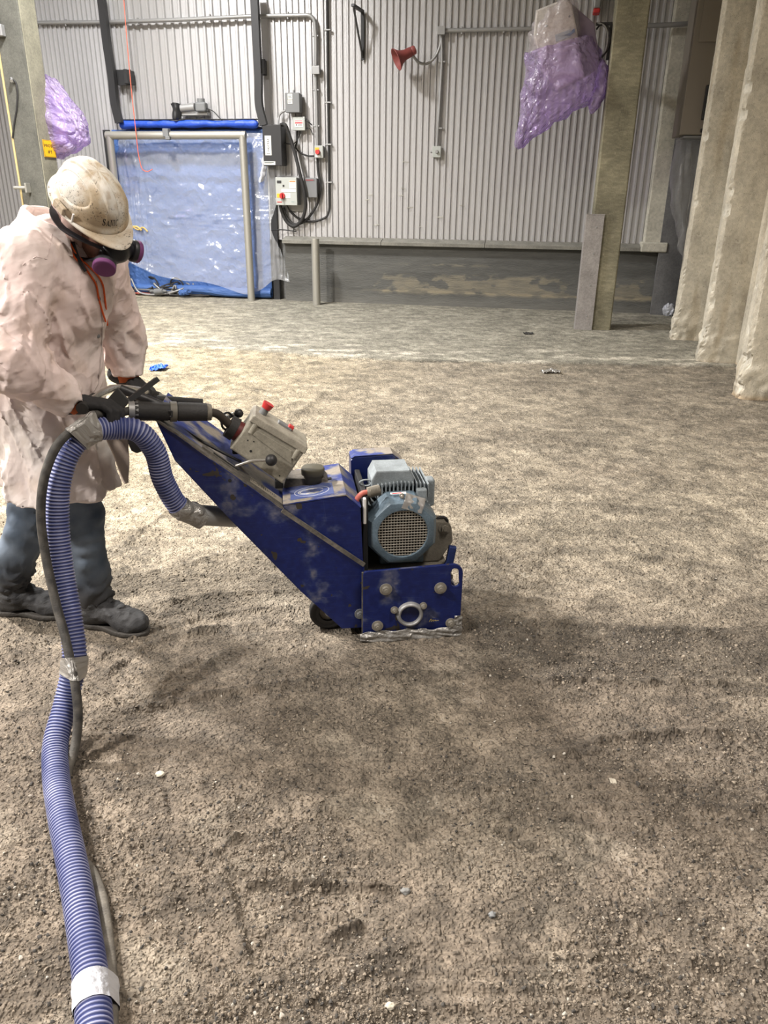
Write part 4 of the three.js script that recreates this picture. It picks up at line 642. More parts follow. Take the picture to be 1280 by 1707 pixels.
// dark cabinet high in the right corner and plastic hanging under it
{
  const o = wl(1150, 110, 1.2), g = onWall('corner_cabinet', 'tall brown-grey cabinet hung high in the corner behind the concrete fins', 'cabinet', o.x, o.y, 1.2), m = (x, y) => { const q = wl(x, y, 1.2); return [q.x - o.x, q.y - o.y]; };
  const br = std({ color: lin(0.21, 0.185, 0.155), roughness: 0.7 }), a = m(1130, 226), b = m(1168, -20), x0 = m(1130, 226)[0], y0 = a[1], xt = m(1156, -10)[0];
  part(g, 'body', ext([[x0, y0], [x0 + 0.75, y0], [x0 + 0.75, 1.2], [x0 + 0.0, 1.2]], 0.6, -0.5, 0.01), br); part(g, 'upper_panel', box(0.7, 1.2, 0.02, x0 + 0.41, y0 + 1.55, 0.11), br);
  part(g, 'bottom_lip', box(0.5, 0.025, 0.5, x0 + 0.30, y0 - 0.02, -0.15), M.greyBox); const h = m(1174, 173); part(g, 'handle_box', box(0.10, 0.36, 0.05, h[0] + 0.02, h[1], 0.12, 0.01), M.black); const k = m(1168, 219); part(g, 'latch', box(0.05, 0.04, 0.04, k[0], k[1], 0.12), M.black); void b; void xt;
  const n = 1.0, P = wl(1140, 232, n), s = onWall('plastic_sheet', 'clear plastic sheet hanging in the right corner under the cabinet', 'plastic sheet', P.x, P.y, 0), q = (x, y, z) => { const v = wl(x, y, n + z); return V(v.x - P.x, v.y - P.y, n + z); };
  part(s, 'film', sheetGeo([[q(1128, 230, 0), q(1146, 231, .1), q(1166, 231, .0), q(1185, 231, 0)], [q(1118, 270, .05), q(1140, 272, .2), q(1160, 272, .04), q(1185, 272, .06)], [q(1117, 310, .1), q(1136, 320, .24), q(1156, 322, .06), q(1182, 325, .1)], [q(1124, 370, .08), q(1138, 376, .2), q(1150, 380, .05), q(1176, 380, .08)], [q(1131, 415, .05), q(1138, 432, .12), q(1148, 440, .04), q(1170, 440, .05)]], 60, 80, (x, y) => 0.03 * n3(x * 12, y * 1.6, 3) + 0.02 * (1 - 3 * Math.abs(fbm(x * 3, y * 2, 5, 3)))), M.clear);
  const f = onFloor(1114, 528), w = thing('plastic_scrap', 'crumpled white plastic scrap on the floor by the first fin', 'scrap', V(f.x, 0.014, f.z)); const gg = nets(blend(0.05, ell(V(0, 0.07, 0), 0.09, 0.09, 0.08), ell(V(0.06, 0.04, 0.02), 0.09, 0.05, 0.06)), V(-0.2, -0.01, -0.2), V(0.25, 0.25, 0.2), 0.012); const pp = gg.attributes.position; for (let i = 0; i < pp.count; i++) { const k2 = 1 + 0.35 * fbm(pp.getX(i) * 14, pp.getY(i) * 14, pp.getZ(i) * 14, 3); pp.setXYZ(i, pp.getX(i) * k2, pp.getY(i) * k2, pp.getZ(i) * k2); } gg.computeVertexNormals(); part(w, 'film', gg, M.ductWhite);
}
// bits on the left column
{
  const nC = 1.82, a = wl(36, 313, nC + 0.05), g = onWall('pipe_stub', 'short grey pipe stub with a square flange on the left column', 'pipe', a.x, a.y, nC); part(g, 'stub', rod(V(-0.10, 0, 0.06), V(0.08, 0, 0.06), 0.022), M.steel); part(g, 'flange', box(0.025, 0.12, 0.10, 0.09, 0, 0.05), M.steel);
  const b = wl(22, 132, nC), c = onWall('column_cable', 'thin dark cable drooping down the face of the left column', 'cable', b.x, b.y, nC), q = (x, y, z = 0.015) => { const s = wl(x, y, nC); return V(s.x - b.x, s.y - b.y, z); }; part(c, 'run', tube([q(20, 132, 0.05), q(26, 136), q(30, 150), q(29, 180), q(25, 205), q(22, 230)], 0.011, 40, 6), M.rubber); part(c, 'hook', rod(q(19, 131, 0), q(24, 136, 0.06), 0.018), M.galv);
  const d = wl(2, 52, nC), e = onWall('column_box', 'grey fitting cut off at the left edge of the frame', 'fitting', d.x, d.y, nC); part(e, 'body', box(0.12, 0.13, 0.08, 0, 0, 0.04, 0.01), M.galv); part(e, 'stem', rod(V(0, 0.06, 0.04), V(0, 0.2, 0.04), 0.02), M.galv);
}
// heap of cables, paper
{
  const r = rng(5), base = onFloor(280, 494), lines = [];
  const g = thing('cable_heap', 'tangled heap of dark cables and plugs lying before the dock door', 'cable heap', V(base.x, 0.014, base.z), YAW);
  for (let k = 0; k < 9; k++) { const P = [], cx = (r() - 0.5) * 0.5, a0 = r() * 6, ra = 0.22 + 0.3 * r(); for (let i = 0; i < 14; i++) { const a = a0 + i * (0.5 + 0.25 * r()); P.push(V(cx + Math.cos(a) * ra * 1.2, 0.02 + 0.16 * r() * (k % 4) * 0.6 + 0.01, Math.sin(a) * ra * 0.35)); } part(g, 'cable', tube(P, 0.011 + 0.006 * r(), 120, 6), [M.rubber, M.rubber, M.galv, M.greyBox, M.redCable][k % 5 === 4 ? 4 : Math.floor(r() * 4)]); }
  part(g, 'loop', tube([V(0.1, 0.05, 0), V(0.08, 0.22, 0.02), V(0.16, 0.28, 0.02), V(0.27, 0.22, 0.03), V(0.33, 0.06, 0.04)], 0.012, 50, 7), M.rubber);
  for (let k = 0; k < 4; k++) { const x = -0.35 + 0.22 * k, z = (r() - 0.5) * 0.3; part(g, 'plug', mergeGeometries([rod(V(x, 0.07, z + 0.1), V(x + 0.15, 0.09, z + 0.13), 0.05, 0.042, 14), rod(V(x + 0.15, 0.09, z + 0.13), V(x + 0.21, 0.09, z + 0.14), 0.022, 0.018, 12)]), [M.galv, M.greyBox, M.black, M.blueDoor][k]); }
  const p = onFloor(404, 494); const pg = thing('paper_scrap', 'flat white scrap lying at the foot of the right guard post', 'scrap', V(p.x, 0.02, p.z), 0.3); part(pg, 'leaf', thicken(sheetGeo([[V(-0.14, 0, -0.07), V(0, 0.02, -0.08), V(0.12, 0.0, -0.06)], [V(-0.12, 0.01, 0), V(0, 0.0, 0), V(0.15, 0.02, 0)], [V(-0.1, 0, 0.08), V(0, 0.015, 0.07), V(0.13, 0, 0.07)]], 10, 10), 0.004), M.paper);
}
// ================================================================= THE FLOOR PLANER
const MO = onFloor(605, 1068), MY = R(8), MU = V(Math.cos(MY), 0, -Math.sin(MY)), MW = V(Math.sin(MY), 0, Math.cos(MY));
const mk = (px, py, w = 0) => { const q = onPlane(px, py, MO.clone().addScaledVector(MW, w), MW).sub(MO); return V(q.dot(MU), q.y, w); };
const mxy = (px, py, w) => { const p = mk(px, py, w); return [p.x, p.y]; };
const fromM = (p) => MO.clone().addScaledVector(MU, p.x).addScaledVector(MW, p.z).setY(p.y);
const hexBolt = (x, y, z, r = 0.013) => mergeGeometries([boxUV(new THREE.CylinderGeometry(r * 1.6, r * 1.6, 0.004, 20).rotateX(Math.PI / 2).translate(x, y, z + 0.002)), boxUV(new THREE.CylinderGeometry(r, r * 1.04, 0.011, 6).rotateX(Math.PI / 2).translate(x, y, z + 0.0095)), boxUV(new THREE.CylinderGeometry(r * 0.5, r * 0.5, 0.006, 12).rotateX(Math.PI / 2).translate(x, y, z + 0.016))]);
const planer = thing('floor_planer', 'blue walk-behind floor planer with a grey electric motor and control box', 'floor planer', V(MO.x, 0, MO.z), MY);
{
  const p = planer, W1 = -0.04, W2 = -0.385, TH = 0.006;
  // side plates of the sloping arm
  const prof = [[-0.676, 0.862], [-0.628, 0.722], [-0.458, 0.496], [-0.228, 0.205], [-0.075, 0.033], [0.004, 0.033], [0.010, 0.302], [-0.28, 0.533]];
  const side = (w) => ext(prof, TH, w - TH, 0.0015);
  const near = part(p, 'side_plate', side(W1), M.blue, 'scratched blue side plate'); part(p, 'side_plate', side(W2 + TH), M.blue);
  part(near, 'pivot_bolt', hexBolt(...mxy(600, 1023, W1), W1, 0.013), M.greyBox); part(near, 'bolt_hole', rod(V(...mxy(383, 801, W1), W1 - 0.002), V(...mxy(383, 801, W1), W1 + 0.001), 0.006), M.dark);
  part(near, 'edge_seam', sweep([V(-0.28, 0.529, W1 + 0.004), V(0.008, 0.300, W1 + 0.004)], rectO(0.014, 0.010), V(0, 0, 1)), M.dustTop, 'dusty welded seam');
  part(p, 'floor_plate', sweep([V(-0.622, 0.722, -0.21), V(-0.456, 0.5, -0.21), V(-0.226, 0.207, -0.21), V(-0.075, 0.04, -0.21)], rectO(0.335, 0.005), V(0, 1, 0)), M.navy);
  part(p, 'end_plate', sweep([V(-0.672, 0.858, -0.21), V(-0.626, 0.724, -0.21)], rectO(0.335, 0.005), V(0, 1, 0)), M.navy);
  const dirT = V(-0.28 + 0.676, 0.533 - 0.862, 0), top = part(p, 'top_plate', sweep([V(-0.680, 0.868, -0.2125), V(-0.276, 0.532, -0.2125)], rectO(0.006, 0.352), V(0, 0, 1)), M.blueTop, 'top plate grey with dust'); void dirT;
  const tp = (k, w, up = 0.004) => V(mix(-0.678, -0.28, k) + up * 0.64, mix(0.866, 0.534, k) + up * 0.77, w);
  part(top, 'edge_flange', sweep([tp(0, -0.048), tp(1, -0.048)], rectO(0.006, 0.030), V(0, 0, 1)), M.dustTop); part(top, 'slide_rail', sweep([tp(0.34, -0.075, 0.008), tp(0.72, -0.075, 0.008)], rectO(0.008, 0.03), V(0, 0, 1)), M.dustTop); part(top, 'slot', sweep([tp(0.42, -0.07, 0.0125), tp(0.62, -0.07, 0.0125)], rectO(0.003, 0.008), V(0, 0, 1)), M.dark);
  { const q = new THREE.Quaternion().setFromUnitVectors(V(0, 1, 0), V(0.64, 0.77, 0).normalize()), st = label(256, 128, (c, w, h) => { c.fillStyle = '#8f887b'; c.fillRect(0, 0, w, h); c.fillStyle = '#3d3831'; const r = rng(8); for (let i = 0; i < 9; i++) c.fillRect(90 + i * 13, 18 + 20 * r(), 5, 40 + 40 * r()); c.strokeStyle = '#4a453d'; c.lineWidth = 5; c.strokeRect(18, 28, 52, 60); c.beginPath(); c.ellipse(44, 58, 16, 22, 0, 0, 7); c.stroke(); });
    const g = new THREE.BoxGeometry(0.15, 0.002, 0.05).rotateZ(-Math.atan2(0.332, 0.398)).translate(...tp(0.86, -0.088, 0.006).toArray()); void q; part(top, 'rating_plate', g, [M.dustTop, M.dustTop, std({ map: st, roughness: 0.7 }), M.dustTop, M.dustTop, M.dustTop], 'dirty rating plate'); }
  // hood between arm and motor
  const hp = [[-0.28, 0.528], [-0.270, 0.5455], [-0.055, 0.572], [-0.004, 0.521], [0.006, 0.30], [-0.10, 0.37]];
  const hood = part(p, 'hood', ext(hp, 0.335, W2 + 0.005, 0.002), M.blue, 'blue sheet metal hood');
  const hq = (k, w, up = 0.002) => V(mix(-0.270, -0.055, k), mix(0.5455, 0.572, k) + up, w);
  const ht = part(p, 'hood_top', sweep([hq(-0.03, -0.2125), hq(1.0, -0.2125), V(-0.003, 0.524, -0.2125)], rectO(0.004, 0.338), V(0, 0, 1)), M.blueTop, 'hood top under grey dust'); void hood;
  { const lg = label(512, 384, (c, w, h) => { c.fillStyle = '#4d5c94'; c.fillRect(0, 0, w, h); const r = rng(4); for (let i = 0; i < 900; i++) { c.fillStyle = `rgba(150,146,140,${0.1 + 0.3 * r()})`; c.fillRect(r() * w, r() * h, 3 + 22 * r(), 1 + 5 * r()); } c.strokeStyle = '#d6d8dc'; c.lineWidth = 7; c.beginPath(); c.ellipse(w / 2, h / 2, 205, 150, 0, 0, 7); c.stroke(); c.lineWidth = 12; c.beginPath(); c.ellipse(w / 2 - 10, h / 2 - 5, 150, 92, 0, 0.3, 6); c.stroke(); c.beginPath(); c.ellipse(w / 2 - 20, h / 2 - 5, 120, 60, 0, 1.2, 5.1); c.stroke(); c.fillStyle = '#c9c6bf'; c.fillRect(w / 2 - 60, h / 2 - 92, 130, 26); c.fillRect(w / 2 - 70, h / 2 + 40, 150, 30); c.fillStyle = '#4b4a44'; for (let i = 0; i < 12; i++) c.fillRect(w / 2 - 62 + i * 11, h / 2 - 40 + (i % 3) * 7, 6, 44 - (i % 4) * 6); });
    const a = mk(495, 845, -0.09), g = new THREE.PlaneGeometry(0.155, 0.115).rotateX(-Math.PI / 2).rotateZ(Math.atan2(0.0265, 0.215)).translate(-0.172, hq(0.47, 0, 0.0045).y, -0.125); void a; part(ht, 'warning_decal', g, std({ map: lg, roughness: 0.7 }), 'worn round warning decal'); }
  part(ht, 'slot', sweep([hq(0.30, -0.225, 0.0045), hq(0.82, -0.225, 0.0045)], rectO(0.003, 0.022), V(0, 0, 1)), M.dark);
  const cp = hq(0.50, -0.215, 0.0);
  const lathe = (pr, x, y, z, n = 24) => boxUV(new THREE.LatheGeometry(pr.map(([r, h]) => new THREE.Vector2(r, h)), n).translate(x, y, z));
  part(p, 'filler_cap', lathe([[0, 0], [0.034, 0], [0.035, 0.035], [0.036, 0.036], [0.043, 0.038], [0.0435, 0.058], [0.040, 0.064], [0, 0.066]], cp.x, cp.y, cp.z, 28), M.brownCap, 'brown filler cap');
  part(p, 'hood_box', ext([[-0.275, 0.54], [-0.10, 0.56], [-0.12, 0.585], [-0.26, 0.585]], 0.10, -0.30, 0.004), M.dustTop);
  // black plate stands for the shade in the gap; drive cover behind the motor
  part(p, 'gap_shade', box(0.02, 0.30, 0.30, 0.018, 0.40, -0.23), M.dark);
  const bc = part(p, 'belt_cover', ext([[-0.006, 0.25], [-0.006, 0.585], [0.01, 0.597], [0.16, 0.604], [0.205, 0.565], [0.26, 0.45], [0.26, 0.25]], 0.085, -0.47, 0.004), M.blue, 'blue drive belt cover'); part(bc, 'cover_top', sweep([V(-0.004, 0.592, -0.4275), V(0.01, 0.601, -0.4275), V(0.16, 0.607, -0.4275), V(0.205, 0.569, -0.4275)], rectO(0.003, 0.084), V(0, 0, 1)), M.blueTop); part(bc, 'slot_strip', box(0.012, 0.10, 0.02, 0.013, 0.50, -0.07), M.white);
  // base plate and housing below
  part(p, 'motor_plate', box(0.33, 0.016, 0.36, 0.175, 0.236, -0.20, 0.004), M.cast, 'dusty motor base plate');
  part(p, 'drum_housing', ext([[0.006, 0.035], [0.006, 0.225], [0.33, 0.225], [0.355, 0.19], [0.36, 0.035]], 0.34, -0.375, 0.004), M.navy);
  part(p, 'front_lug', ext([[0.30, 0.225], [0.345, 0.215], [0.362, 0.33], [0.335, 0.335], [0.325, 0.27]], 0.025, -0.10, 0.003), M.navy);
  const tc = part(p, 'tensioner', ext([[0.19, 0.245], [0.31, 0.245], [0.362, 0.325], [0.355, 0.385], [0.325, 0.415], [0.26, 0.42], [0.2, 0.4]], 0.06, -0.20, 0.006), M.cast, 'dusty cast tensioner'); { const q = mxy(742, 882, -0.13); part(tc, 'tension_nut', hexBolt(q[0], q[1], -0.141, 0.015), M.cast); const h = mxy(735, 873, -0.17); part(tc, 'lifting_eye', boxUV(new THREE.TorusGeometry(0.022, 0.006, 10, 20).translate(h[0], h[1] + 0.01, -0.16)), M.black); }
  part(p, 'hinge', mergeGeometries([box(0.045, 0.014, 0.02, 0.032, 0.268, -0.03, 0.003), box(0.02, 0.014, 0.02, 0.066, 0.270, -0.03, 0.003)]), M.bolt);
  // cutter side cover
  const w0 = 0, r = 0.04, rr = [[0.0, 0.0], [0.372, 0.0], [0.372, 0.262]]; for (let i = 1; i <= 8; i++) { const a = i / 8 * Math.PI / 2; rr.push([0.372 - r + r * Math.cos(a), 0.262 + r * Math.sin(a)]); } rr.push([0.012, 0.290], [0.004, 0.286], [0.001, 0.278]);
  const sl = []; for (let i = 0; i <= 16; i++) { const a = -Math.PI / 2 + (i / 16) * 2 * Math.PI, up = Math.sin(a) > 0 ? 1 : 0; sl.push([0.345 + 0.0155 * Math.cos(a) - 0.004 * up, 0.246 + 0.022 * (up ? 1 : -1) + 0.0155 * Math.sin(a)]); } sl.pop();
  const cp2 = part(p, 'cutter_cover', ext(rr, 0.012, w0 - 0.012, 0.003, [sl.reverse()]), M.blue, 'scuffed blue cutter cover'); void cp2;
  part(cp2, 'cover_rim', sweep([V(0.003, 0.02, -0.008), V(0.003, 0.284, -0.008)], rectO(0.014, 0.006), V(0, 0, 1)), M.dustTop);
  for (const [x, y, s] of [[643, 982, 0.0145], [734, 980, 0.0145], [629, 1043, 0.0135], [751, 1038, 0.0125]]) { const q = mxy(x, y, 0); part(cp2, 'hex_bolt', hexBolt(q[0], q[1], 0, s), M.bolt); }
  { const q = mxy(683, 1023, 0); part(cp2, 'bearing_ring', boxUV(new THREE.LatheGeometry([[0.036, 0.001], [0.036, 0.012], [0.039, 0.017], [0.045, 0.017], [0.049, 0.01], [0.051, 0]].map(([a, b]) => new THREE.Vector2(a, b)), 36).rotateX(Math.PI / 2).translate(q[0], q[1], 0)), M.galv, 'grey bearing ring');
    for (const [x, y] of [[657, 1016], [705, 1009]]) { const s = mxy(x, y, 0); part(cp2, 'ring_bolt', hexBolt(s[0], s[1], 0.002, 0.009), M.bolt); }
    const lg = label(128, 64, (c, w, h) => { c.clearRect(0, 0, w, h); c.fillStyle = '#1d2c63'; c.fillRect(0, 0, w, h); c.strokeStyle = '#d9c25a'; c.lineWidth = 5; c.lineCap = 'round'; c.beginPath(); c.moveTo(10, 48); c.quadraticCurveTo(30, -6, 34, 20); c.quadraticCurveTo(24, 50, 40, 44); c.quadraticCurveTo(52, 20, 58, 26); c.quadraticCurveTo(50, 46, 66, 42); c.quadraticCurveTo(78, 22, 84, 28); c.quadraticCurveTo(78, 46, 98, 38); c.lineTo(120, 36); c.stroke(); });
    const s = mxy(723, 1034, 0); part(cp2, 'script_decal', new THREE.PlaneGeometry(0.042, 0.02).translate(s[0], s[1], 0.0006), std({ map: lg, roughness: 0.5 }), 'small yellow script decal'); }
  { // silver tape wrapped along the foot of the cover
    const rows = [[0.040, 0.007], [0.028, 0.012], [0.012, 0.014], [-0.001, 0.012], [-0.004, -0.004]].map(([y, z], j) => Array.from({ length: 14 }, (_, i) => { const x = mix(-0.012, 0.380, i / 13); return V(x, y + (j === 0 ? 0.008 * n3(i * 0.8, 3, 1) : 0), z + (i > 12 ? -0.008 : 0)); }));
    part(cp2, 'duct_tape', thicken(sheetGeo(rows, 110, 24, (x, y) => 0.003 * n3(x * 16, y * 24, 2) + 0.0022 * (1 - 3 * Math.abs(n3(x * 9 + y * 30, y * 20, 5)))), 0.0015), M.duct, 'wrinkled silver tape');
    part(cp2, 'tape_patch', thicken(sheetGeo([[V(0.348, 0.085, 0.004), V(0.36, 0.087, 0.005), V(0.378, 0.08, 0.0)], [V(0.346, 0.06, 0.004), V(0.36, 0.06, 0.006), V(0.379, 0.06, 0.0)], [V(0.342, 0.03, 0.006), V(0.36, 0.03, 0.008), V(0.379, 0.03, 0.0)]], 14, 14, (x, y) => 0.003 * n3(x * 60, y * 60, 1)), 0.001), M.duct); }
  // wheels
  for (const w of [-0.115, -0.33]) { const c = V(-0.122, 0.072, w), wh = part(p, 'wheel', boxUV(new THREE.LatheGeometry([[0.035, -0.02], [0.058, -0.022], [0.068, -0.02], [0.072, -0.012], [0.072, 0.012], [0.068, 0.02], [0.058, 0.022], [0.052, 0.016], [0.046, 0.020], [0.035, 0.018]].map(([a, b]) => new THREE.Vector2(a, b)), 36).rotateX(Math.PI / 2).translate(c.x, c.y, c.z)), M.rubber); part(wh, 'hub', boxUV(new THREE.LatheGeometry([[0, -0.016], [0.036, -0.016], [0.038, 0.012], [0.030, 0.006], [0.016, 0.008], [0.013, 0.020], [0, 0.020]].map(([a, b]) => new THREE.Vector2(a, b)), 24).rotateX(Math.PI / 2).translate(c.x, c.y, c.z)), M.cast); }
  part(p, 'axle', rod(V(-0.122, 0.072, -0.36), V(-0.122, 0.072, -0.09), 0.012), M.galv);
  // motor: fan shroud, grille, ribs, terminal box
  {
    const c = V(0.153, 0.408, -0.06), oct = (R0, R1, n = 56) => Array.from({ length: n }, (_, i) => { const a = i / n * 2 * Math.PI + Math.PI / 8, s = Math.PI / 4, k = Math.cos(s / 2) / Math.cos(((a + Math.PI / 8) % s + s) % s - s / 2); return [mix(R1, R0 * k, 0.8) * Math.cos(a), mix(R1, R0 * k, 0.8) * Math.sin(a)]; });
    const ring = (k, z) => oct(0.1395 * k, 0.129 * k).map(([x, y]) => V(c.x + x, c.y + y, c.z + z));
    const cir = (rad, z) => Array.from({ length: 56 }, (_, i) => { const a = i / 56 * 2 * Math.PI + Math.PI / 8; return V(c.x + rad * Math.cos(a), c.y + rad * Math.sin(a), c.z + z); });
    const loftR = (rs) => { const pos = [], idx = [], n = 56; rs.flat().forEach((q) => pos.push(q.x, q.y, q.z)); for (let j = 0; j < rs.length - 1; j++) for (let i = 0; i < n; i++) { const a = j * n + i, b = j * n + (i + 1) % n; idx.push(a, b, a + n, b, b + n, a + n); } const g = new THREE.BufferGeometry(); g.setAttribute('position', new THREE.Float32BufferAttribute(pos, 3)); g.setIndex(idx); return boxUV(toCreasedNormals(g, R(28))); };
    const mo = part(p, 'motor', loftR([cir(0.01, -0.30), cir(0.112, -0.30), cir(0.116, -0.29), cir(0.116, -0.11), cir(0.116, -0.09)]), M.motorDark, 'finned grey-blue electric motor');
    part(mo, 'fan_shroud', loftR([ring(0.97, -0.105), ring(1.0, -0.10), ring(1.0, -0.028), ring(0.985, -0.018), ring(0.90, -0.002), cir(0.098, 0.006), cir(0.094, 0.006), cir(0.092, 0.0), cir(0.090, -0.004)]), M.motor, 'grey-blue fan shroud');
    part(mo, 'fan_disc', boxUV(new THREE.CircleGeometry(0.095, 40).translate(c.x, c.y, c.z - 0.028)), M.dark);
    part(mo, 'fan_hub', boxUV(new THREE.CylinderGeometry(0.026, 0.03, 0.014, 20).rotateX(Math.PI / 2).translate(c.x, c.y, c.z - 0.018)), std({ color: lin(0.1, 0.07, 0.05), roughness: 0.8 }));
    const bars = []; for (let i = -8; i <= 8; i++) { const o = i * 0.0108, h = Math.sqrt(Math.max(0, 0.0925 ** 2 - o * o)); if (h > 0.01) { bars.push(box(0.0032, 2 * h, 0.003, c.x + o, c.y, c.z - 0.002, 0.0005), box(2 * h, 0.0032, 0.003, c.x, c.y + o, c.z - 0.0005, 0.0005)); } }
    part(mo, 'fan_grille', mergeGeometries(bars), M.bolt, 'square mesh fan grille');
    const fins = []; for (let i = 0; i < 44; i++) { const a = i / 44 * 2 * Math.PI; if (Math.abs(Math.sin(a) + 1) < 0.12) continue; fins.push(box(0.024, 0.0035, 0.185, 0.124, 0, 0, 0.001).rotateZ(a).translate(c.x, c.y, c.z - 0.205)); }
    for (let i = 0; i < 14; i++) { const x = -0.088 + i * 0.0145; fins.push(box(0.0045, 0.056, 0.19, c.x + x + 0.01, c.y + 0.134 - Math.abs(x) * 0.1, c.z - 0.198, 0.001)); }
    part(mo, 'cooling_fins', mergeGeometries(fins), M.motorTop, 'dusty cooling fins');
    const tb = mk(655, 800, -0.18), jb = part(mo, 'terminal_box', ext([[-0.080, -0.032], [0.080, -0.032], [0.080, 0.002], [0.062, 0.036], [-0.062, 0.036], [-0.080, 0.002]].map(([x, y]) => [tb.x + x, tb.y + y]), 0.135, -0.315, 0.006), M.motorTop, 'dusty blue-grey terminal box'); void jb;
    part(mo, 'terminal_base', box(0.17, 0.05, 0.12, tb.x + 0.004, tb.y - 0.05, -0.25, 0.006), M.motorDark);
    part(mo, 'box_lug', boxUV(new THREE.TorusGeometry(0.015, 0.004, 8, 16).scale(1.5, 0.8, 1).translate(tb.x - 0.098, tb.y - 0.015, -0.2)), M.motorTop); part(mo, 'box_lug', box(0.04, 0.05, 0.03, tb.x + 0.105, tb.y - 0.055, -0.16, 0.006), M.motorTop); part(mo, 'end_flange', box(0.035, 0.11, 0.05, c.x + 0.125, c.y + 0.10, c.z - 0.16, 0.01), M.motorTop);
    const gl = mk(619, 821, -0.1); part(mo, 'cable_gland', mergeGeometries([boxUV(rod(gl.clone().add(V(-0.012, 0, 0)), gl.clone().add(V(0.03, 0.006, -0.01)), 0.021, 0.021, 6)), boxUV(rod(gl.clone().add(V(-0.016, 0, 0)), gl.clone().add(V(-0.004, 0, 0)), 0.017, 0.019, 18))]), M.cast);
    part(mo, 'motor_cable', tube([gl, mk(605, 822, -0.09), mk(595, 832, -0.085), mk(593, 848, -0.09), mk(598, 870, -0.11), mk(606, 900, -0.15)], 0.0095, 50, 10), M.redCable, 'faded red motor cable');
    const lb = label(256, 64, (q, w, h) => { q.fillStyle = '#d4d2cf'; q.fillRect(0, 0, w, h); q.fillStyle = '#b02638'; q.fillRect(30, 18, 150, 30); q.fillStyle = '#777'; q.fillRect(190, 20, 50, 8); q.fillRect(190, 36, 40, 8); });
    const sq = mk(664, 828, -0.07); const st = new THREE.PlaneGeometry(0.058, 0.012).rotateX(R(-78)).rotateZ(0.03).translate(c.x - 0.012, c.y + 0.1395, c.z - 0.05); void sq; part(mo, 'warning_label', st, std({ map: lb, roughness: 0.6 }), 'red and white label');
    part(mo, 'shroud_tape', thicken(sheetGeo([[-0.008, 0.115, 0.004], [0.03, 0.12, 0.006], [0.065, 0.105, 0.004]].map(([x]) => [0.10, 0.125, 0.14].map((q, i) => V(c.x + x + 0.012 * i, c.y + q - x * 0.35, c.z + [0.006, -0.006, -0.04][i]))), 20, 20, (x, y, z) => 0.0014 * n3(x * 40, y * 40, z * 40)), 0.001), std({ color: lin(0.27, 0.26, 0.25), roughness: 0.4, metalness: 0.3 }), 'torn silver tape');
    part(mo, 'shroud_screw', hexBolt(c.x - 0.002, c.y + 0.137, c.z - 0.03, 0.006), M.bolt); part(mo, 'motor_foot', box(0.17, 0.035, 0.06, c.x + 0.01, c.y - 0.142, c.z - 0.1, 0.008), M.motor); part(mo, 'motor_foot', box(0.17, 0.035, 0.06, c.x + 0.01, c.y - 0.142, c.z - 0.25, 0.008), M.motor);
  }
  // control box, tilted, on the arm
  {
    const wB = -0.09, q = [mxy(383, 748, wB), mxy(417, 703, wB), mxy(506, 756, wB), mxy(471, 807, wB)], bx = part(p, 'control_box', ext(q, 0.14, wB - 0.14, 0.006), M.beige, 'beige control box');
    const ax = V(q[2][0] - q[1][0], q[2][1] - q[1][1], 0), L = ax.length(); ax.normalize(); const nr = V(-ax.y, ax.x, 0), o = V(q[1][0], q[1][1], 0), pt = (a, u, w) => o.clone().addScaledVector(ax, a).addScaledVector(nr, u).setZ(w);
    part(bx, 'box_lid', ext([[-0.004, 0], [L + 0.004, 0], [L + 0.003, 0.022], [L - 0.004, 0.028], [0.004, 0.028], [-0.003, 0.022]].map(([a, u]) => { const s = pt(a, u, 0); return [s.x, s.y]; }), 0.148, wB - 0.144, 0.004), M.beigeTop, 'beige box lid');
    for (const a of [0.022, L - 0.02]) for (const w of [wB - 0.008, wB - 0.131]) part(bx, 'lid_boss', boxUV(rod(pt(a, -0.035, w), pt(a, 0.006, w), 0.0125, 0.0125, 14)), M.beige);
    part(bx, 'raised_panel', ext([pt(0.035, -0.014, 0), pt(L - 0.04, -0.014, 0), pt(L - 0.015, -0.055, 0), pt(0.03, -0.035, 0)].map((s) => [s.x, s.y]), 0.004, wB - 0.002, 0.001), M.beige);
    const es = pt(0.03, 0.028, wB - 0.075); part(bx, 'stop_collar', boxUV(rod(es, es.clone().addScaledVector(nr, 0.022), 0.015, 0.0135)), M.greyBox); part(bx, 'stop_button', boxUV(rod(es.clone().addScaledVector(nr, 0.022), es.clone().addScaledVector(nr, 0.043), 0.016, 0.0205, 20)), M.red, 'red mushroom stop button');
    const sw = pt(L * 0.56, 0.030, wB - 0.085); const swg = box(0.055, 0.012, 0.032, 0, 0, 0, 0.003).rotateZ(Math.atan2(ax.y, ax.x)).translate(sw.x, sw.y, sw.z); part(bx, 'start_switch', swg, M.greyBox, 'green start switch'); const sr = pt(L * 0.66, 0.038, wB - 0.085); part(bx, 'stop_switch', box(0.02, 0.012, 0.026, 0, 0, 0, 0.003).rotateZ(Math.atan2(ax.y, ax.x)).translate(sr.x, sr.y, sr.z), M.red, 'red stop switch');
    for (const [x, y, s] of [[418, 752, 0.0045], [413, 734, 0.0025], [423, 736, 0.0025], [466, 793, 0.0025]]) { const h = mxy(x, y, wB); part(bx, 'screw_hole', rod(V(h[0], h[1], wB - 0.002), V(h[0], h[1], wB + 0.0008), s), M.dark); }
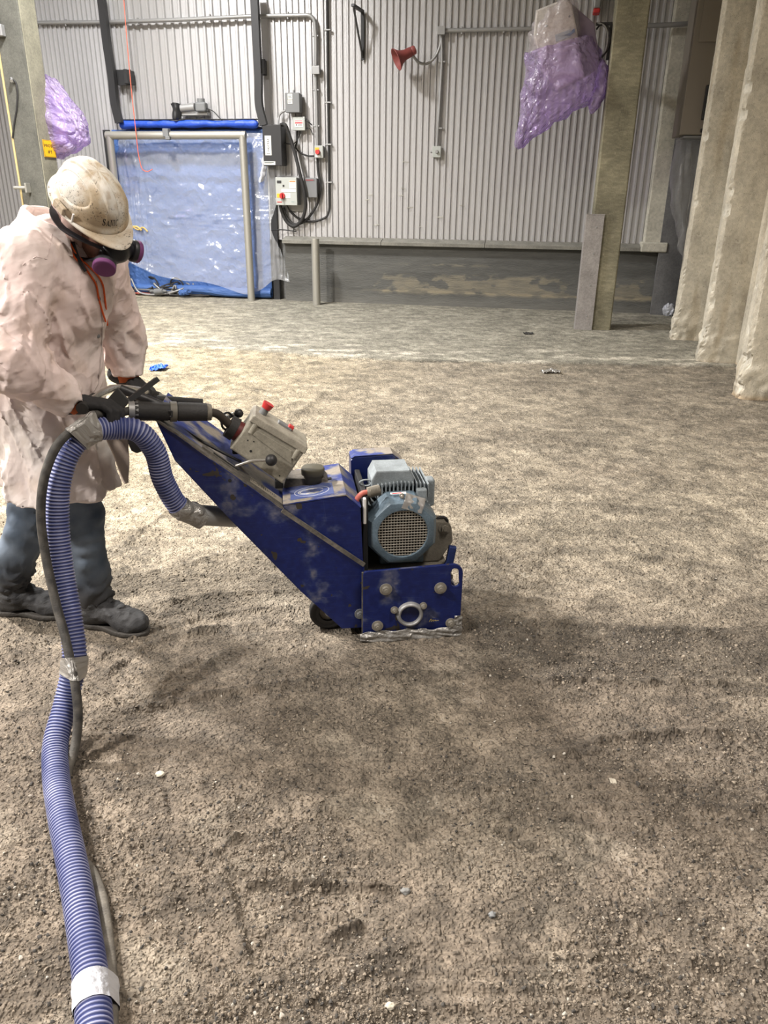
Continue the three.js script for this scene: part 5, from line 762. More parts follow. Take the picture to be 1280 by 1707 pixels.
    const inl = mk(402, 722, -0.15), d2 = ax.clone().multiplyScalar(-1); part(bx, 'power_inlet', boxUV(rod(inl.clone().addScaledVector(d2, -0.02), inl.clone().addScaledVector(d2, 0.022), 0.037, 0.036, 24)), std({ color: lin(0.12, 0.015, 0.015), roughness: 0.5 }), 'dark red power inlet'); part(bx, 'inlet_collar', boxUV(rod(inl.clone().addScaledVector(d2, 0.022), inl.clone().addScaledVector(d2, 0.05), 0.042, 0.040, 24)), M.rubber);
    part(bx, 'mount_foot', box(0.03, 0.03, 0.12, q[0][0] + 0.02, q[0][1] - 0.016, wB - 0.09), M.dark); part(bx, 'mount_foot', box(0.03, 0.03, 0.12, q[3][0] - 0.012, q[3][1] - 0.014, wB - 0.09), M.dark);
  }
  { const a = mk(393, 777, -0.075), b = mk(420, 768, -0.07), c = mk(443, 767, -0.065), lv = part(p, 'lift_lever', tube([a, a.clone().lerp(b, 0.9), b.clone().lerp(c, 0.15), c], 0.006, 30, 10), M.chrome, 'chrome lift lever'); const k = mk(452, 767, -0.063); part(lv, 'ball_knob', boxUV(new THREE.SphereGeometry(0.0205, 24, 18).translate(k.x, k.y, k.z)), M.black, 'black ball knob'); }
  { const a = mk(368, 704, -0.2), b = mk(382, 694, -0.2), c = mk(391, 691, -0.2), lv = part(p, 'throttle_lever', tube([a, b, c], 0.009, 16, 8), M.chrome); const k = mk(398, 689, -0.2); part(lv, 'ball_knob', boxUV(new THREE.SphereGeometry(0.016, 20, 14).translate(k.x, k.y, k.z)), M.black); part(lv, 'cable_loop', tube([mk(388, 722, -0.14), mk(371, 712, -0.15), mk(371, 693, -0.16), mk(380, 688, -0.18), mk(392, 697, -0.19)], 0.004, 40, 6), M.black); part(lv, 'clamp', box(0.035, 0.022, 0.03, mk(375, 697, -0.2).x, mk(375, 697, -0.2).y, -0.2), M.galv); }
  // handlebar with grips, lever and plate
  { const hb = part(p, 'handlebar', pipe([mk(138, 680, 0.075), mk(148, 671, 0.04), mk(168, 656, -0.06), mk(190, 646, -0.2), mk(232, 650, -0.36), mk(262, 660, -0.46), mk(300, 672, -0.44), V(-0.60, 0.80, -0.38)], 0.013, 0.05, 12), M.chrome, 'bent chrome handlebar');
    part(hb, 'stem', boxUV(rod(mk(200, 648, -0.23), V(-0.655, 0.85, -0.23), 0.016)), M.rail); part(hb, 'grip', boxUV(rod(mk(246, 655, -0.40), mk(264, 661, -0.47), 0.018)), M.rubber); part(hb, 'grip', boxUV(rod(mk(136, 681.5, 0.083), mk(158, 664, -0.02), 0.018)), M.rubber);
    part(p, 'clutch_lever', sweep([mk(214, 668, -0.10), mk(262, 632, -0.16)], rectO(0.016, 0.034), V(0, 0, 1)), M.black, 'flat black lever'); part(p, 'guard_plate', ext([mxy(169, 676, -0.06), mxy(196, 646, -0.06), mxy(217, 669, -0.06), mxy(199, 690, -0.06)], 0.012, -0.066, 0.002), std({ color: lin(0.055, 0.055, 0.055), roughness: 0.7 }), 'dark grey guard plate');
    part(p, 'arm_tube', boxUV(rod(mk(262, 666, -0.34), mk(338, 672, -0.34), 0.016)), M.rubber); part(p, 'underside_bracket', ext([mxy(208, 728, -0.16), mxy(236, 738, -0.16), mxy(244, 750, -0.16), mxy(228, 756, -0.16), mxy(219, 752, -0.16)], 0.02, -0.18, 0.002), M.black); }
  { const a = mk(352, 857, -0.1), pt = part(p, 'dust_port', boxUV(rod(mk(392, 862, -0.14), mk(322, 858, -0.06), 0.037, 0.036, 24)), M.galv); void a; void pt; }
  { const w = [[400, 702], [345, 700], [300, 705], [268, 708]]; part(p, 'arm_wire', tube([mk(402, 770, -0.11), mk(372, 755, -0.10), mk(335, 735, -0.12), mk(300, 712, -0.14), mk(280, 700, -0.16)], 0.005, 50, 6), M.black); void w; }
}
// ================================================================= HOSE AND POWER CABLE
const HR = 0.0365;
const hp0 = (x, y, z) => atZ(x, y, z), hf = (x, y, h = HR) => onFloor(x, y, h);
const hoseStart = fromM(mk(326, 858, -0.065));
const HOSE = curve([hoseStart, fromM(mk(300, 846, -0.045)), fromM(mk(272, 800, -0.02)), fromM(mk(258, 752, 0.0)), fromM(mk(228, 718, 0.03)), hp0(190, 714, -2.30), hp0(150, 719, -2.245), hp0(118, 748, -2.2), hp0(99, 800, -2.16), hp0(95, 870, -2.13), hp0(103, 950, -2.09), hp0(117, 1030, -2.03), hp0(124, 1100, -1.97), hp0(110, 1170, -1.905), hf(95, 1245).setY(HR + 0.02), hf(93, 1290), hf(101, 1345), hf(122, 1450), hf(138, 1540), hf(152, 1640), hf(158, 1730), hf(160, 1850)]);
const HL = HOSE.getLength();
HOSE.arcLengthDivisions = 1500; HOSE.updateArcLengths();
function frames(c, n) { const P = [], Tn = [], S = [], U = []; let s = V(0, 0, 1); for (let i = 0; i <= n; i++) { const t = i / n; P.push(c.getPointAt(t)); const tg = c.getTangentAt(t); Tn.push(tg); s = s.clone().addScaledVector(tg, -s.dot(tg)).normalize(); S.push(s); U.push(tg.clone().cross(s)); } return { P, Tn, S, U }; }
{
  const pitch = 0.0108, per = 8, n = Math.round(HL / pitch) * per, m = 28, { P, S, U } = frames(HOSE, n), pos = new Float32Array((n + 1) * m * 3), col = new Float32Array((n + 1) * m * 3), idx = [];
  for (let i = 0; i <= n; i++) { const ph = (i % per) / per, crest = Math.pow(0.5 + 0.5 * Math.cos(ph * 2 * Math.PI), 0.8), r = HR - 0.0036 * (1 - crest);
    for (let j = 0; j < m; j++) { const a = j / m * 2 * Math.PI, q = P[i].clone().addScaledVector(S[i], r * Math.cos(a)).addScaledVector(U[i], r * Math.sin(a)), k = (i * m + j) * 3; pos.set([q.x, q.y, q.z], k);
      const d = clamp(0.55 + 0.6 * fbm(q.x * 7, q.y * 7, q.z * 7, 3)) * sstep(0.45, 0.95, crest); col.set([mix(0.028, 0.39, d), mix(0.042, 0.405, d), mix(0.16, 0.58, d)], k); } }
  for (let i = 0; i < n; i++) for (let j = 0; j < m; j++) { const a = i * m + j, b = i * m + (j + 1) % m; idx.push(a, b, a + m, b, b + m, a + m); }
  const g = new THREE.BufferGeometry(); g.setAttribute('position', new THREE.BufferAttribute(pos, 3)); g.setAttribute('color', new THREE.BufferAttribute(col, 3)); g.setIndex(idx); g.computeVertexNormals();
  const h = thing('vacuum_hose', 'long blue corrugated vacuum hose curving from the planer down to the floor', 'hose', V()); part(h, 'corrugated_tube', g, M.hose);
  const end = part(h, 'port_tape', sheetGeo(Array.from({ length: 9 }, (_, j) => { const t = mix(-0.030, 0.075, j / 8) / HL, q = HOSE.getPointAt(clamp(t, 0, 1)), tg = HOSE.getTangentAt(clamp(t, 0, 1)); if (t < 0) q.addScaledVector(tg, t * HL); const s = V(0, 0, 1).addScaledVector(tg, -tg.z).normalize(), u = tg.clone().cross(s); return Array.from({ length: 16 }, (_, i) => { const a = i / 16 * 2 * Math.PI, r = HR + 0.003 + (j === 8 ? -0.002 : 0); return q.clone().addScaledVector(s, r * Math.cos(a)).addScaledVector(u, r * Math.sin(a)); }); }), 48, 40, (x, y, z) => 0.002 * (1 - 3 * Math.abs(n3(x * 20, y * 20, z * 20))), true), M.duct, 'silver tape on the hose end'); void end;
}
const CR = 0.0135, gp = (x, y, z) => atZ(x, y, z), cf = (x, y, h = CR) => onFloor(x, y, h);
const CABLE = curve([fromM(mk(218, 684, -0.03)), fromM(mk(190, 690, 0.01)), gp(158, 692, -2.265), gp(138, 706, -2.215), gp(100, 736, -2.15), gp(77, 785, -2.11), gp(68, 850, -2.085), gp(75, 920, -2.06), gp(92, 1000, -2.01), gp(108, 1060, -1.955), gp(117, 1100, -1.915), gp(125, 1140, -1.87), gp(130, 1190, -1.83), gp(126, 1240, -1.79), cf(112, 1290), cf(108, 1350), cf(128, 1420), cf(153, 1455), cf(170, 1500), cf(179, 1560), cf(185, 1630), cf(186, 1730), cf(186, 1850)]);
{
  const n = 360, m = 16, { P, S, U } = frames(CABLE, n), pos = [], col = [], uv = [], idx = [];
  for (let i = 0; i <= n; i++) for (let j = 0; j < m; j++) { const a = j / m * 2 * Math.PI, q = P[i].clone().addScaledVector(S[i], CR * Math.cos(a)).addScaledVector(U[i], CR * Math.sin(a)); pos.push(q.x, q.y, q.z); uv.push(i * 0.009, a * CR); const d = sstep(0.62, 0.50, i / n) * -1 + 1, k = clamp(0.12 + 0.6 * d * clamp(0.7 + 0.7 * fbm(q.x * 16, q.y * 16, q.z * 16, 3)) + 0.1 * n3(q.x * 30, q.y * 30, q.z * 30)); col.push(mix(0.018, 0.30, k), mix(0.017, 0.275, k), mix(0.017, 0.235, k)); }
  for (let i = 0; i < n; i++) for (let j = 0; j < m; j++) { const a = i * m + j, b = i * m + (j + 1) % m; idx.push(a, b, a + m, b, b + m, a + m); }
  const g = new THREE.BufferGeometry(); g.setAttribute('position', new THREE.Float32BufferAttribute(pos, 3)); g.setAttribute('color', new THREE.Float32BufferAttribute(col, 3)); g.setAttribute('uv', new THREE.Float32BufferAttribute(uv, 2)); g.setIndex(idx); g.computeVertexNormals();
  const c = thing('power_cable', 'thick dark power cable taped along the blue hose, with a black inline connector', 'power cable', V()); part(c, 'run', g, M.cable);
  const F = (x, y, w) => fromM(mk(x, y, w)), A = F(216, 685, -0.035), B = F(352, 687, -0.09), d = B.clone().sub(A), at = (k) => A.clone().addScaledVector(d, k), pr = (k0, k1, r0, r1 = r0, s = 20) => boxUV(rod(at(k0), at(k1), r0, r1, s));
  const cn = part(c, 'connector', mergeGeometries([pr(0.0, 0.06, 0.026, 0.030), pr(0.06, 0.46, 0.0315, 0.0305), pr(0.58, 0.94, 0.0315, 0.030), pr(0.44, 0.60, 0.029)]), M.rubber, 'black inline plug connector');
  part(cn, 'cable_clamp', pr(-0.01, 0.10, 0.0305, 0.0320, 12), M.galv); part(cn, 'marked_band', pr(0.485, 0.565, 0.0335), std({ color: lin(0.13, 0.12, 0.10), roughness: 0.6 }), 'worn grey band'); part(cn, 'end_nut', pr(0.93, 1.0, 0.030, 0.027, 8), M.cast);
  { const mid = at(0.525), s = d.clone().normalize(), f = MW.clone(); const g2 = mergeGeometries([box(0.006, 0.02, 0.003), box(0.014, 0.005, 0.003, -0.005, 0.010, 0), box(0.008, 0.005, 0.003, -0.004, -0.008, 0)]).translate(0, 0, 0.0335); const mtx = new THREE.Matrix4().makeBasis(s, V(0, 1, 0).addScaledVector(s, -s.y).normalize(), f).setPosition(mid); part(cn, 'band_mark', g2.applyMatrix4(mtx), M.black); }
  part(c, 'tail', tube([at(0.99), F(362, 690, -0.10), F(374, 700, -0.12), F(386, 711, -0.135), F(394, 716, -0.145)], 0.0145, 40, 12), std({ color: lin(0.045, 0.035, 0.028), roughness: 0.7 }), 'dark brown cable tail');
}
// silver tape bands tying the cable to the hose
function tieTape(t0, t1, tc0, lab, mat, wob) {
  const rows = []; for (let j = 0; j <= 6; j++) { const t = mix(t0, t1, j / 6), h = HOSE.getPointAt(t), tg = HOSE.getTangentAt(t); let best = null, bd = 1e9; for (let k = 0; k <= 200; k++) { const q = CABLE.getPoint(mix(tc0[0], tc0[1], k / 200)), dd = Math.abs(q.clone().sub(h).dot(tg)); if (dd < bd) { bd = dd; best = q; } } const c = best.clone().addScaledVector(tg, -best.clone().sub(h).dot(tg)), s = V(0, 0, 1).addScaledVector(tg, -tg.z).normalize(), u = tg.clone().cross(s), cs = c.clone().sub(h).dot(s), cu = c.clone().sub(h).dot(u), row = [];
    for (let i = 0; i < 40; i++) { const a = i / 40 * 2 * Math.PI, x = Math.cos(a), y = Math.sin(a), e = 0.0025, ch = HR + e, cc = x * cs + y * cu + CR + e; const p = cc > ch ? [cs + x * (CR + e), cu + y * (CR + e)] : [x * ch, y * ch]; row.push(h.clone().addScaledVector(s, p[0]).addScaledVector(u, p[1])); } rows.push(row); }
  const g = one('tape_band', sheetGeo(rows, 80, 24, (x, y, z) => wob * n3(x * 40, y * 40, z * 40), true), mat, lab, 'tape', 'silver tape bands on the hose'); g.position.set(0, 0, 0); return g;
}
const tOf = (px, py) => { let b = 0, d = 1e9; for (let i = 0; i <= 1000; i++) { const p = HOSE.getPointAt(i / 1000).project(camera), x = (p.x + 1) * 640, y = (1 - p.y) * 853.5, q = Math.hypot(x - px, y - py); if (q < d) { d = q; b = i / 1000; } } return b; };
tieTape(tOf(160, 712), tOf(128, 736), [0.02, 0.3], 'silver tape band around the hose beside the worker\'s near hand', M.duct, 0.003);
tieTape(tOf(126, 1094), tOf(121, 1124), [0.3, 0.6], 'silver tape band around the hose halfway down to the floor', M.duct, 0.002);
tieTape(tOf(150, 1634), tOf(155, 1682), [0.75, 1], 'whitish tape band around the hose on the floor at the frame bottom', M.ductWhite, 0.0015);
// ================================================================= THE WORKER
const worker = thing('person', 'worker in a dusty pinkish coat, white hard hat and purple filter mask, pushing the planer', 'person', V(0, 0, 0));
const J = {
  pelvis: V(-1.20, 0.95, -2.56), belly: V(-1.14, 1.10, -2.54), chest: V(-1.06, 1.26, -2.52), neck: V(-1.02, 1.405, -2.52), head: V(-0.955, 1.50, -2.50),
  shR: V(-1.07, 1.355, -2.35), shL: V(-0.975, 1.33, -2.70), elR: V(-1.09, 1.085, -2.22), wrR: atZ(128, 674, -2.31), elL: atZ(203, 565, -2.83), wrL: atZ(214, 634, -2.80),
  hipR: V(-1.15, 0.92, -2.47), hipL: V(-1.22, 0.92, -2.65), knR: V(-1.085, 0.50, -2.50), anR: V(-1.10, 0.10, -2.55), knL: V(-1.30, 0.50, -2.66), anL: V(-1.45, 0.11, -2.64),
};
// head frame: f forward, u up, s to his left side
function frame(yaw, pitch, roll = 0) { const e = new THREE.Euler(0, 0, 0, 'YZX'), q = new THREE.Quaternion().setFromEuler(new THREE.Euler(R(roll), -R(yaw), -R(pitch), 'YZX')); void e; return { f: V(1, 0, 0).applyQuaternion(q), u: V(0, 1, 0).applyQuaternion(q), r: V(0, 0, 1).applyQuaternion(q), q }; }
const HF = frame(20, 20, 15), HATF = frame(26, 42, 14);
const hatO = atZ(150, 338, -2.47), headC = atZ(148, 342, -2.47).addScaledVector(HF.u, -0.040).addScaledVector(HF.f, -0.004);
const hd = (f, u, r) => headC.clone().addScaledVector(HF.f, f).addScaledVector(HF.u, u).addScaledVector(HF.r, r);
const headField = (() => {
  const e = (c, a, b, d) => ell(c, a, b, d, HF.f, HF.u, HF.r);
  const skull = e(hd(-0.01, 0.025, 0), 0.096, 0.088, 0.074), jaw = e(hd(0.035, -0.065, 0), 0.060, 0.062, 0.052), chin = e(hd(0.068, -0.105, 0), 0.026, 0.022, 0.028), brow = e(hd(0.078, 0.012, 0), 0.018, 0.014, 0.05), nose = cap(hd(0.088, -0.005, 0), hd(0.112, -0.045, 0), 0.009, 0.014), lip = e(hd(0.092, -0.074, 0), 0.012, 0.010, 0.024), cheekR = e(hd(0.062, -0.04, 0.036), 0.028, 0.028, 0.022), cheekL = e(hd(0.062, -0.04, -0.036), 0.028, 0.028, 0.022), earR = e(hd(-0.005, -0.015, 0.077), 0.022, 0.033, 0.010), earL = e(hd(-0.005, -0.015, -0.077), 0.022, 0.033, 0.010), nk = cap(hd(-0.03, -0.05, 0), J.neck, 0.052, 0.058);
  const sR = e(hd(0.094, -0.008, 0.032), 0.016, 0.012, 0.018), sL = e(hd(0.094, -0.008, -0.032), 0.016, 0.012, 0.018), b = blend(0.03, skull, jaw, chin, brow, cheekR, cheekL), b2 = blend(0.012, b, nose, lip, earR, earL);
  return (x, y, z) => { let d = smin(b2(x, y, z), nk(x, y, z), 0.03); d = -smin(-d, sR(x, y, z), 0.008); d = -smin(-d, sL(x, y, z), 0.008); return d; };
})();
const hands = {};
function handField(wr, dir, palmN, gripC, gripAxis, gr, side) {   // a closed hand round a bar: palm, four fingers of three bones, thumb
  const d = dir.clone().normalize(), n = palmN.clone().addScaledVector(d, -palmN.dot(d)).normalize(), a = d.clone().cross(n).multiplyScalar(side), fs = [], pc = wr.clone().addScaledVector(d, 0.055);
  fs.push(ell(pc, 0.055, 0.018, 0.042, d, n, a), cap(wr.clone().addScaledVector(d, -0.05), wr.clone().addScaledVector(d, 0.02), 0.030, 0.027));
  const fg = []; [[-0.030, 0.044, 0.84], [-0.010, 0.052, 0.88], [0.011, 0.049, 0.86], [0.031, 0.038, 0.80]].forEach(([o, L, s], i) => { const k0 = wr.clone().addScaledVector(d, 0.098 - 0.006 * Math.abs(i - 1)).addScaledVector(a, o), k1 = k0.clone().addScaledVector(d, L * 0.62).addScaledVector(n, L * 0.45), k2 = k1.clone().addScaledVector(d, -L * 0.05).addScaledVector(n, L * 0.72), k3 = k2.clone().addScaledVector(d, -L * 0.52).addScaledVector(n, L * 0.22); fg.push(cap(k0, k1, 0.0105 * s + 0.001, 0.0098 * s + 0.001), cap(k1, k2, 0.0098 * s + 0.001, 0.009 * s + 0.001), cap(k2, k3, 0.009 * s + 0.001, 0.0078 * s + 0.001)); });
  const t0 = wr.clone().addScaledVector(d, 0.030).addScaledVector(a, -0.034), t1 = t0.clone().addScaledVector(d, 0.032).addScaledVector(a, -0.022).addScaledVector(n, 0.02), t2 = t1.clone().addScaledVector(d, 0.026).addScaledVector(n, 0.030).addScaledVector(a, 0.006); fg.push(cap(t0, t1, 0.015, 0.0125), cap(t1, t2, 0.0125, 0.0095));
  const palm = blend(0.02, ...fs); return (x, y, z) => { let v = palm(x, y, z), m = 1e9; for (const g of fg) m = Math.min(m, g(x, y, z)); return smin(v, m, 0.008); };
}
const hR = handField(J.wrR, mk0(150, 674, 0.03).sub(J.wrR), V(0.1, -1, 0.1), null, null, 0, -1), hL = handField(J.wrL, mk0(254, 655, -0.43).sub(J.wrL), V(-0.15, -1, 0.15), null, null, 0, 1);
function mk0(x, y, w) { return fromM(mk(x, y, w)); }
{ // body: one continuous surface
  const K = 0.05, bodyF = blend(K, cap(J.pelvis, J.belly, 0.125, 0.12), cap(J.belly, J.chest, 0.12, 0.13), cap(J.chest, J.neck, 0.11, 0.06), cap(J.shR, J.shL, 0.055, 0.055), cap(J.shR, J.elR, 0.05, 0.038), cap(J.elR, J.wrR, 0.038, 0.027), cap(J.shL, J.elL, 0.05, 0.038), cap(J.elL, J.wrL, 0.038, 0.027), cap(J.hipR, J.knR, 0.075, 0.05), cap(J.knR, J.anR, 0.05, 0.033), cap(J.hipL, J.knL, 0.075, 0.05), cap(J.knL, J.anL, 0.05, 0.033), cap(J.anR.clone().add(V(0, -0.03, 0)), J.anR.clone().add(V(0.13, -0.06, 0.03)), 0.022, 0.016), cap(J.anL.clone().add(V(0, -0.03, 0)), J.anL.clone().add(V(0.13, -0.06, 0.012)), 0.022, 0.016), cap(J.neck, headC, 0.056, 0.06));
  const g = nets((x, y, z) => { let d = bodyF(x, y, z); if (y > 1.30) d = Math.min(d, headField(x, y, z) + 0.004); return d; }, V(-1.62, -0.02, -2.95), V(-0.68, 1.68, -2.05), 0.016);
  const gh = nets(headField, hd(0, 0, 0).add(V(-0.17, -0.17, -0.17)), hd(0, 0, 0).add(V(0.17, 0.15, 0.17)), 0.0042);
  const g1 = nets((x, y, z) => hR(x, y, z) + 0.003, J.wrR.clone().add(V(-0.2, -0.2, -0.2)), J.wrR.clone().add(V(0.2, 0.2, 0.2)), 0.005), g2 = nets((x, y, z) => hL(x, y, z) + 0.003, J.wrL.clone().add(V(-0.2, -0.2, -0.2)), J.wrL.clone().add(V(0.2, 0.2, 0.2)), 0.005);
  part(worker, 'body', mergeGeometries([g, gh, g1, g2]), M.skin);
}
const body = worker.children[0];
for (const r of [0.032, -0.032]) { const e = hd(0.083, -0.009, r); part(body, 'eye', new THREE.SphereGeometry(0.012, 16, 12).translate(e.x, e.y, e.z), std({ color: lin(0.6, 0.57, 0.52), roughness: 0.25 })); }
// hair net: a pinkish cap over the head, open at the face
part(worker, 'hair_net', nets((x, y, z) => { const px = x - headC.x, py = y - headC.y, pz = z - headC.z, f = px * HF.f.x + py * HF.f.y + pz * HF.f.z, u = px * HF.u.x + py * HF.u.y + pz * HF.u.z; const d = headField(x, y, z) - 0.007 - 0.003 * n3(x * 60, y * 25, z * 60), face = f - 0.028 + 0.15 * Math.abs(u + 0.01) - (u > 0.03 ? 1 : 0) * 0.06; return Math.max(d, face, -(u + 0.125)); }, hd(0, 0, 0).add(V(-0.2, -0.2, -0.17)), hd(0, 0, 0).add(V(0.17, 0.15, 0.17)), 0.005), M.net);
// trousers
const tint = (c, k) => c.map((v) => v * k);
{
  const K = 0.04, F = blend(K, cap(J.pelvis, J.hipR, 0.11, 0.09), cap(J.pelvis, J.hipL, 0.11, 0.09), cap(J.hipR, J.knR, 0.09, 0.078), cap(J.knR, J.anR.clone().add(V(-0.005, 0.04, 0)), 0.076, 0.072)), F2 = blend(K, cap(J.hipL, J.knL, 0.09, 0.086), cap(J.knL, J.anL.clone().add(V(0, 0.06, 0)), 0.082, 0.074));
  const fold = (x, y, z) => 0.005 * n3(x * 11, y * 5, z * 11) + 0.006 * (1 - 2.4 * Math.abs(n3(x * 5 + y * 5, y * 9 - x * 4, z * 5))) + sstep(0.30, 0.12, y) * 0.008 * Math.sin(y * 90 + 9 * n3(x * 7, y * 4, z * 7));
  const Fa = (x, y, z) => { let d = Math.min(smin(F(x, y, z), F2(x, y, z), 0.03)); if (d < 0.05) d += fold(x, y, z); return Math.max(d, 0.085 - y); };
  part(worker, 'trousers', nets(Fa, V(-1.62, 0.05, -2.86), V(-0.88, 0.98, -2.26), 0.010, (x, y, z) => { const d = clamp(0.45 + 0.9 * fbm(x * 6, y * 6, z * 6, 4)), low = sstep(0.32, 0.12, y); const c = [0, 1, 2].map((k) => mix([0.055, 0.078, 0.115][k], [0.15, 0.185, 0.235][k], d)); return c.map((v, k) => mix(v, [0.042, 0.038, 0.035][k], low * 0.85)); }), M.jeans, 'faded blue jeans, dark and dirty at the hems');
}
// boots
for (const [an, yaw] of [[J.anR, -17], [J.anL, -6]]) {
  const q = new THREE.Quaternion().setFromEuler(new THREE.Euler(0, R(yaw), 0)), D = (f, y, r) => V(f, y - an.y, r).applyQuaternion(q).add(an), ax = V(1, 0, 0).applyQuaternion(q), az = V(0, 0, 1).applyQuaternion(q), up = V(0, 1, 0);
  const shaft = cap(D(-0.02, 0.20, 0), D(0.0, 0.08, 0), 0.062, 0.056), heel = ell(D(-0.035, 0.045, 0), 0.055, 0.05, 0.044, ax, up, az), inst = cap(D(0.02, 0.085, 0), D(0.12, 0.055, 0), 0.048, 0.042), toe = ell(D(0.155, 0.043, 0), 0.068, 0.042, 0.052, ax, up, az);
  const f = blend(0.035, shaft, heel, inst, toe), sole = blend(0.03, ell(D(-0.04, 0.012, 0), 0.06, 0.03, 0.045, ax, up, az), ell(D(0.14, 0.012, 0), 0.09, 0.03, 0.055, ax, up, az), cap(D(-0.03, 0.012, 0), D(0.12, 0.012, 0), 0.034, 0.04));
  const lo = an.clone().add(V(-0.2, -an.y - 0.02, -0.2)), hi = an.clone().add(V(0.3, 0.16, 0.2));
  const b = part(worker, 'boot', nets((x, y, z) => Math.max(f(x, y, z) + 0.003 * n3(x * 22, y * 26, z * 22) + 0.004 * (1 - 3 * Math.abs(n3(x * 14, y * 30, z * 14))) * sstep(0.03, 0.1, y), 0.016 - y), lo, hi, 0.007, (x, y, z) => { const d = clamp(0.30 + 0.8 * fbm(x * 9, y * 9, z * 9, 4)); return [0, 1, 2].map((k) => mix([0.018, 0.019, 0.022][k], [0.082, 0.083, 0.087][k], d)); }), M.boot);
  part(b, 'sole', nets((x, y, z) => Math.max(sole(x, y, z), y - 0.022, -0.004 - y), lo, hi, 0.008, () => [0.05, 0.045, 0.04]), M.boot);
}
// coat
{
  const hem = (x, z) => 0.572 + 0.20 * Math.max(0, -1.14 - x) + 0.012 * n3(x * 9, 1, z * 9);
  const skirtT = V(-1.165, 0.98, -2.545), skirtB = V(-1.145, 0.50, -2.52);
  const stretch = (f, c, k) => (x, y, z) => f(x, y, c + (z - c) * k);   // narrower front to back than side to side is set by the axes below
  const tr = blend(0.10, ell(V(-1.09, 1.22, -2.525), 0.165, 0.20, 0.225, V(0.96, 0.1, 0.25).normalize(), V(-0.28, 0.95, 0).normalize(), V(-0.24, 0, 0.97)), ell(V(-1.16, 1.0, -2.545), 0.175, 0.22, 0.20), cap(skirtT, skirtB, 0.165, 0.195), cap(J.shR.clone().add(V(0, 0.005, -0.01)), J.shL, 0.085, 0.085), cap(J.neck.clone().add(V(-0.03, -0.03, 0)), J.chest, 0.085, 0.14)); void stretch;
  const aR = blend(0.05, cap(J.shR, J.elR, 0.090, 0.082), cap(J.elR, J.wrR.clone().lerp(J.elR, 0.06), 0.084, 0.052)), aL = blend(0.05, cap(J.shL, J.elL, 0.085, 0.078), cap(J.elL, J.wrL.clone().lerp(J.elL, 0.08), 0.076, 0.057));
  const nn = cap(hd(-0.03, -0.10, 0), J.neck.clone().add(V(0.03, -0.06, 0)), 0.06, 0.075);
  const cutR = { p: J.wrR.clone().lerp(J.elR, 0.06), d: J.wrR.clone().sub(J.elR).normalize() }, cutL = { p: J.wrL.clone().lerp(J.elL, 0.10), d: J.wrL.clone().sub(J.elL).normalize() };
  const pl = (c, x, y, z) => (x - c.p.x) * c.d.x + (y - c.p.y) * c.d.y + (z - c.p.z) * c.d.z;
  const alongR = (x, y, z) => pl(cutR, x, y, z);
  const fold = (n, w = 0.2) => Math.pow(Math.max(0, w - Math.abs(n)) / w, 1.4);
  const F = (x, y, z) => {
    let t = tr(x, y, z); const h = hem(x, z);
    let a = aR(x, y, z), b = aL(x, y, z); a = Math.max(a, pl(cutR, x, y, z)); b = Math.max(b, pl(cutL, x, y, z));
    if (Math.min(t, a, b) > 0.07) return Math.min(t, a, b);
    const big = 0.010 * n3(x * 5.5, y * 1.6, z * 5.5 + 3) + 0.004 * (1 - 2.6 * Math.abs(n3(x * 8 + 4 + y, y * 2.0, z * 8)));
    t += big * sstep(1.36, 1.05, y) + 0.003 * (1 - 3 * Math.abs(n3(x * 7, y * 7 + x * 6, z * 7))) + sstep(0.95, 0.6, y) * 0.012 * Math.sin(Math.atan2(z + 2.53, x + 1.15) * 9 + 3 * n3(x * 3, y * 2, z * 3));
    t -= 0.009 * fold(n3(x * 6 + 2.2 * y, y * 1.3, z * 6), 0.16) * sstep(1.38, 1.2, y) + 0.004 * fold(n3(x * 11 - 4 * y, y * 3, z * 11 + 5)); a -= 0.010 * fold(n3(x * 7 + 7, y * 2.6 + x * 3, z * 7), 0.16) + 0.005 * fold(n3(x * 11 + y * 8, y * 7 - x * 8, z * 11)); b -= 0.009 * fold(n3(x * 7 + 2, y * 3 + x * 4, z * 7), 0.16) + 0.005 * fold(n3(x * 12 + y * 8, y * 8 - x * 8, z * 12));
    const sl = alongR(x, y, z); a += 0.004 * (1 - 2.6 * Math.abs(n3(x * 6 + 2, y * 4.5 - x * 5, z * 6))) + 0.002 * n3(x * 16, y * 9, z * 16) + 0.004 * Math.sin(sl * 75 + 5 * n3(x * 6, y * 6, z * 6)) * sstep(-0.33, -0.2, sl) * sstep(0, -0.12, sl);
    b += 0.0045 * (1 - 2.6 * Math.abs(n3(x * 7, y * 6 + 3 + x * 4, z * 7))) + 0.002 * n3(x * 18, y * 10, z * 18);
    let d = smin(smin(t, a, 0.035), b, 0.035);
    d = Math.max(d, h - y); d = Math.max(d, -nn(x, y, z));
    if (y < h + 0.10) d = Math.max(d, -Math.max(t + 0.035, y - h - 0.06));
    return d;
  };
  const col = (x, y, z) => { const pk = clamp(0.35 + 0.55 * sstep(0.75, 1.05, y) + 0.5 * fbm(x * 4, y * 3, z * 4, 3)), dirt = sstep(0.12, 0.5, fbm(x * 5 + 9, y * 5, z * 5, 4)); let c = [0, 1, 2].map((k) => mix([0.64, 0.615, 0.58][k], [0.715, 0.585, 0.56][k], pk)); return c.map((v, k) => v * (1 - [0.12, 0.15, 0.19][k] * dirt)); };
  const coat = part(worker, 'coat', nets(F, V(-1.52, 0.52, -3.0), V(-0.78, 1.50, -2.04), 0.0068, col), M.coat, 'long dusty pinkish work coat');
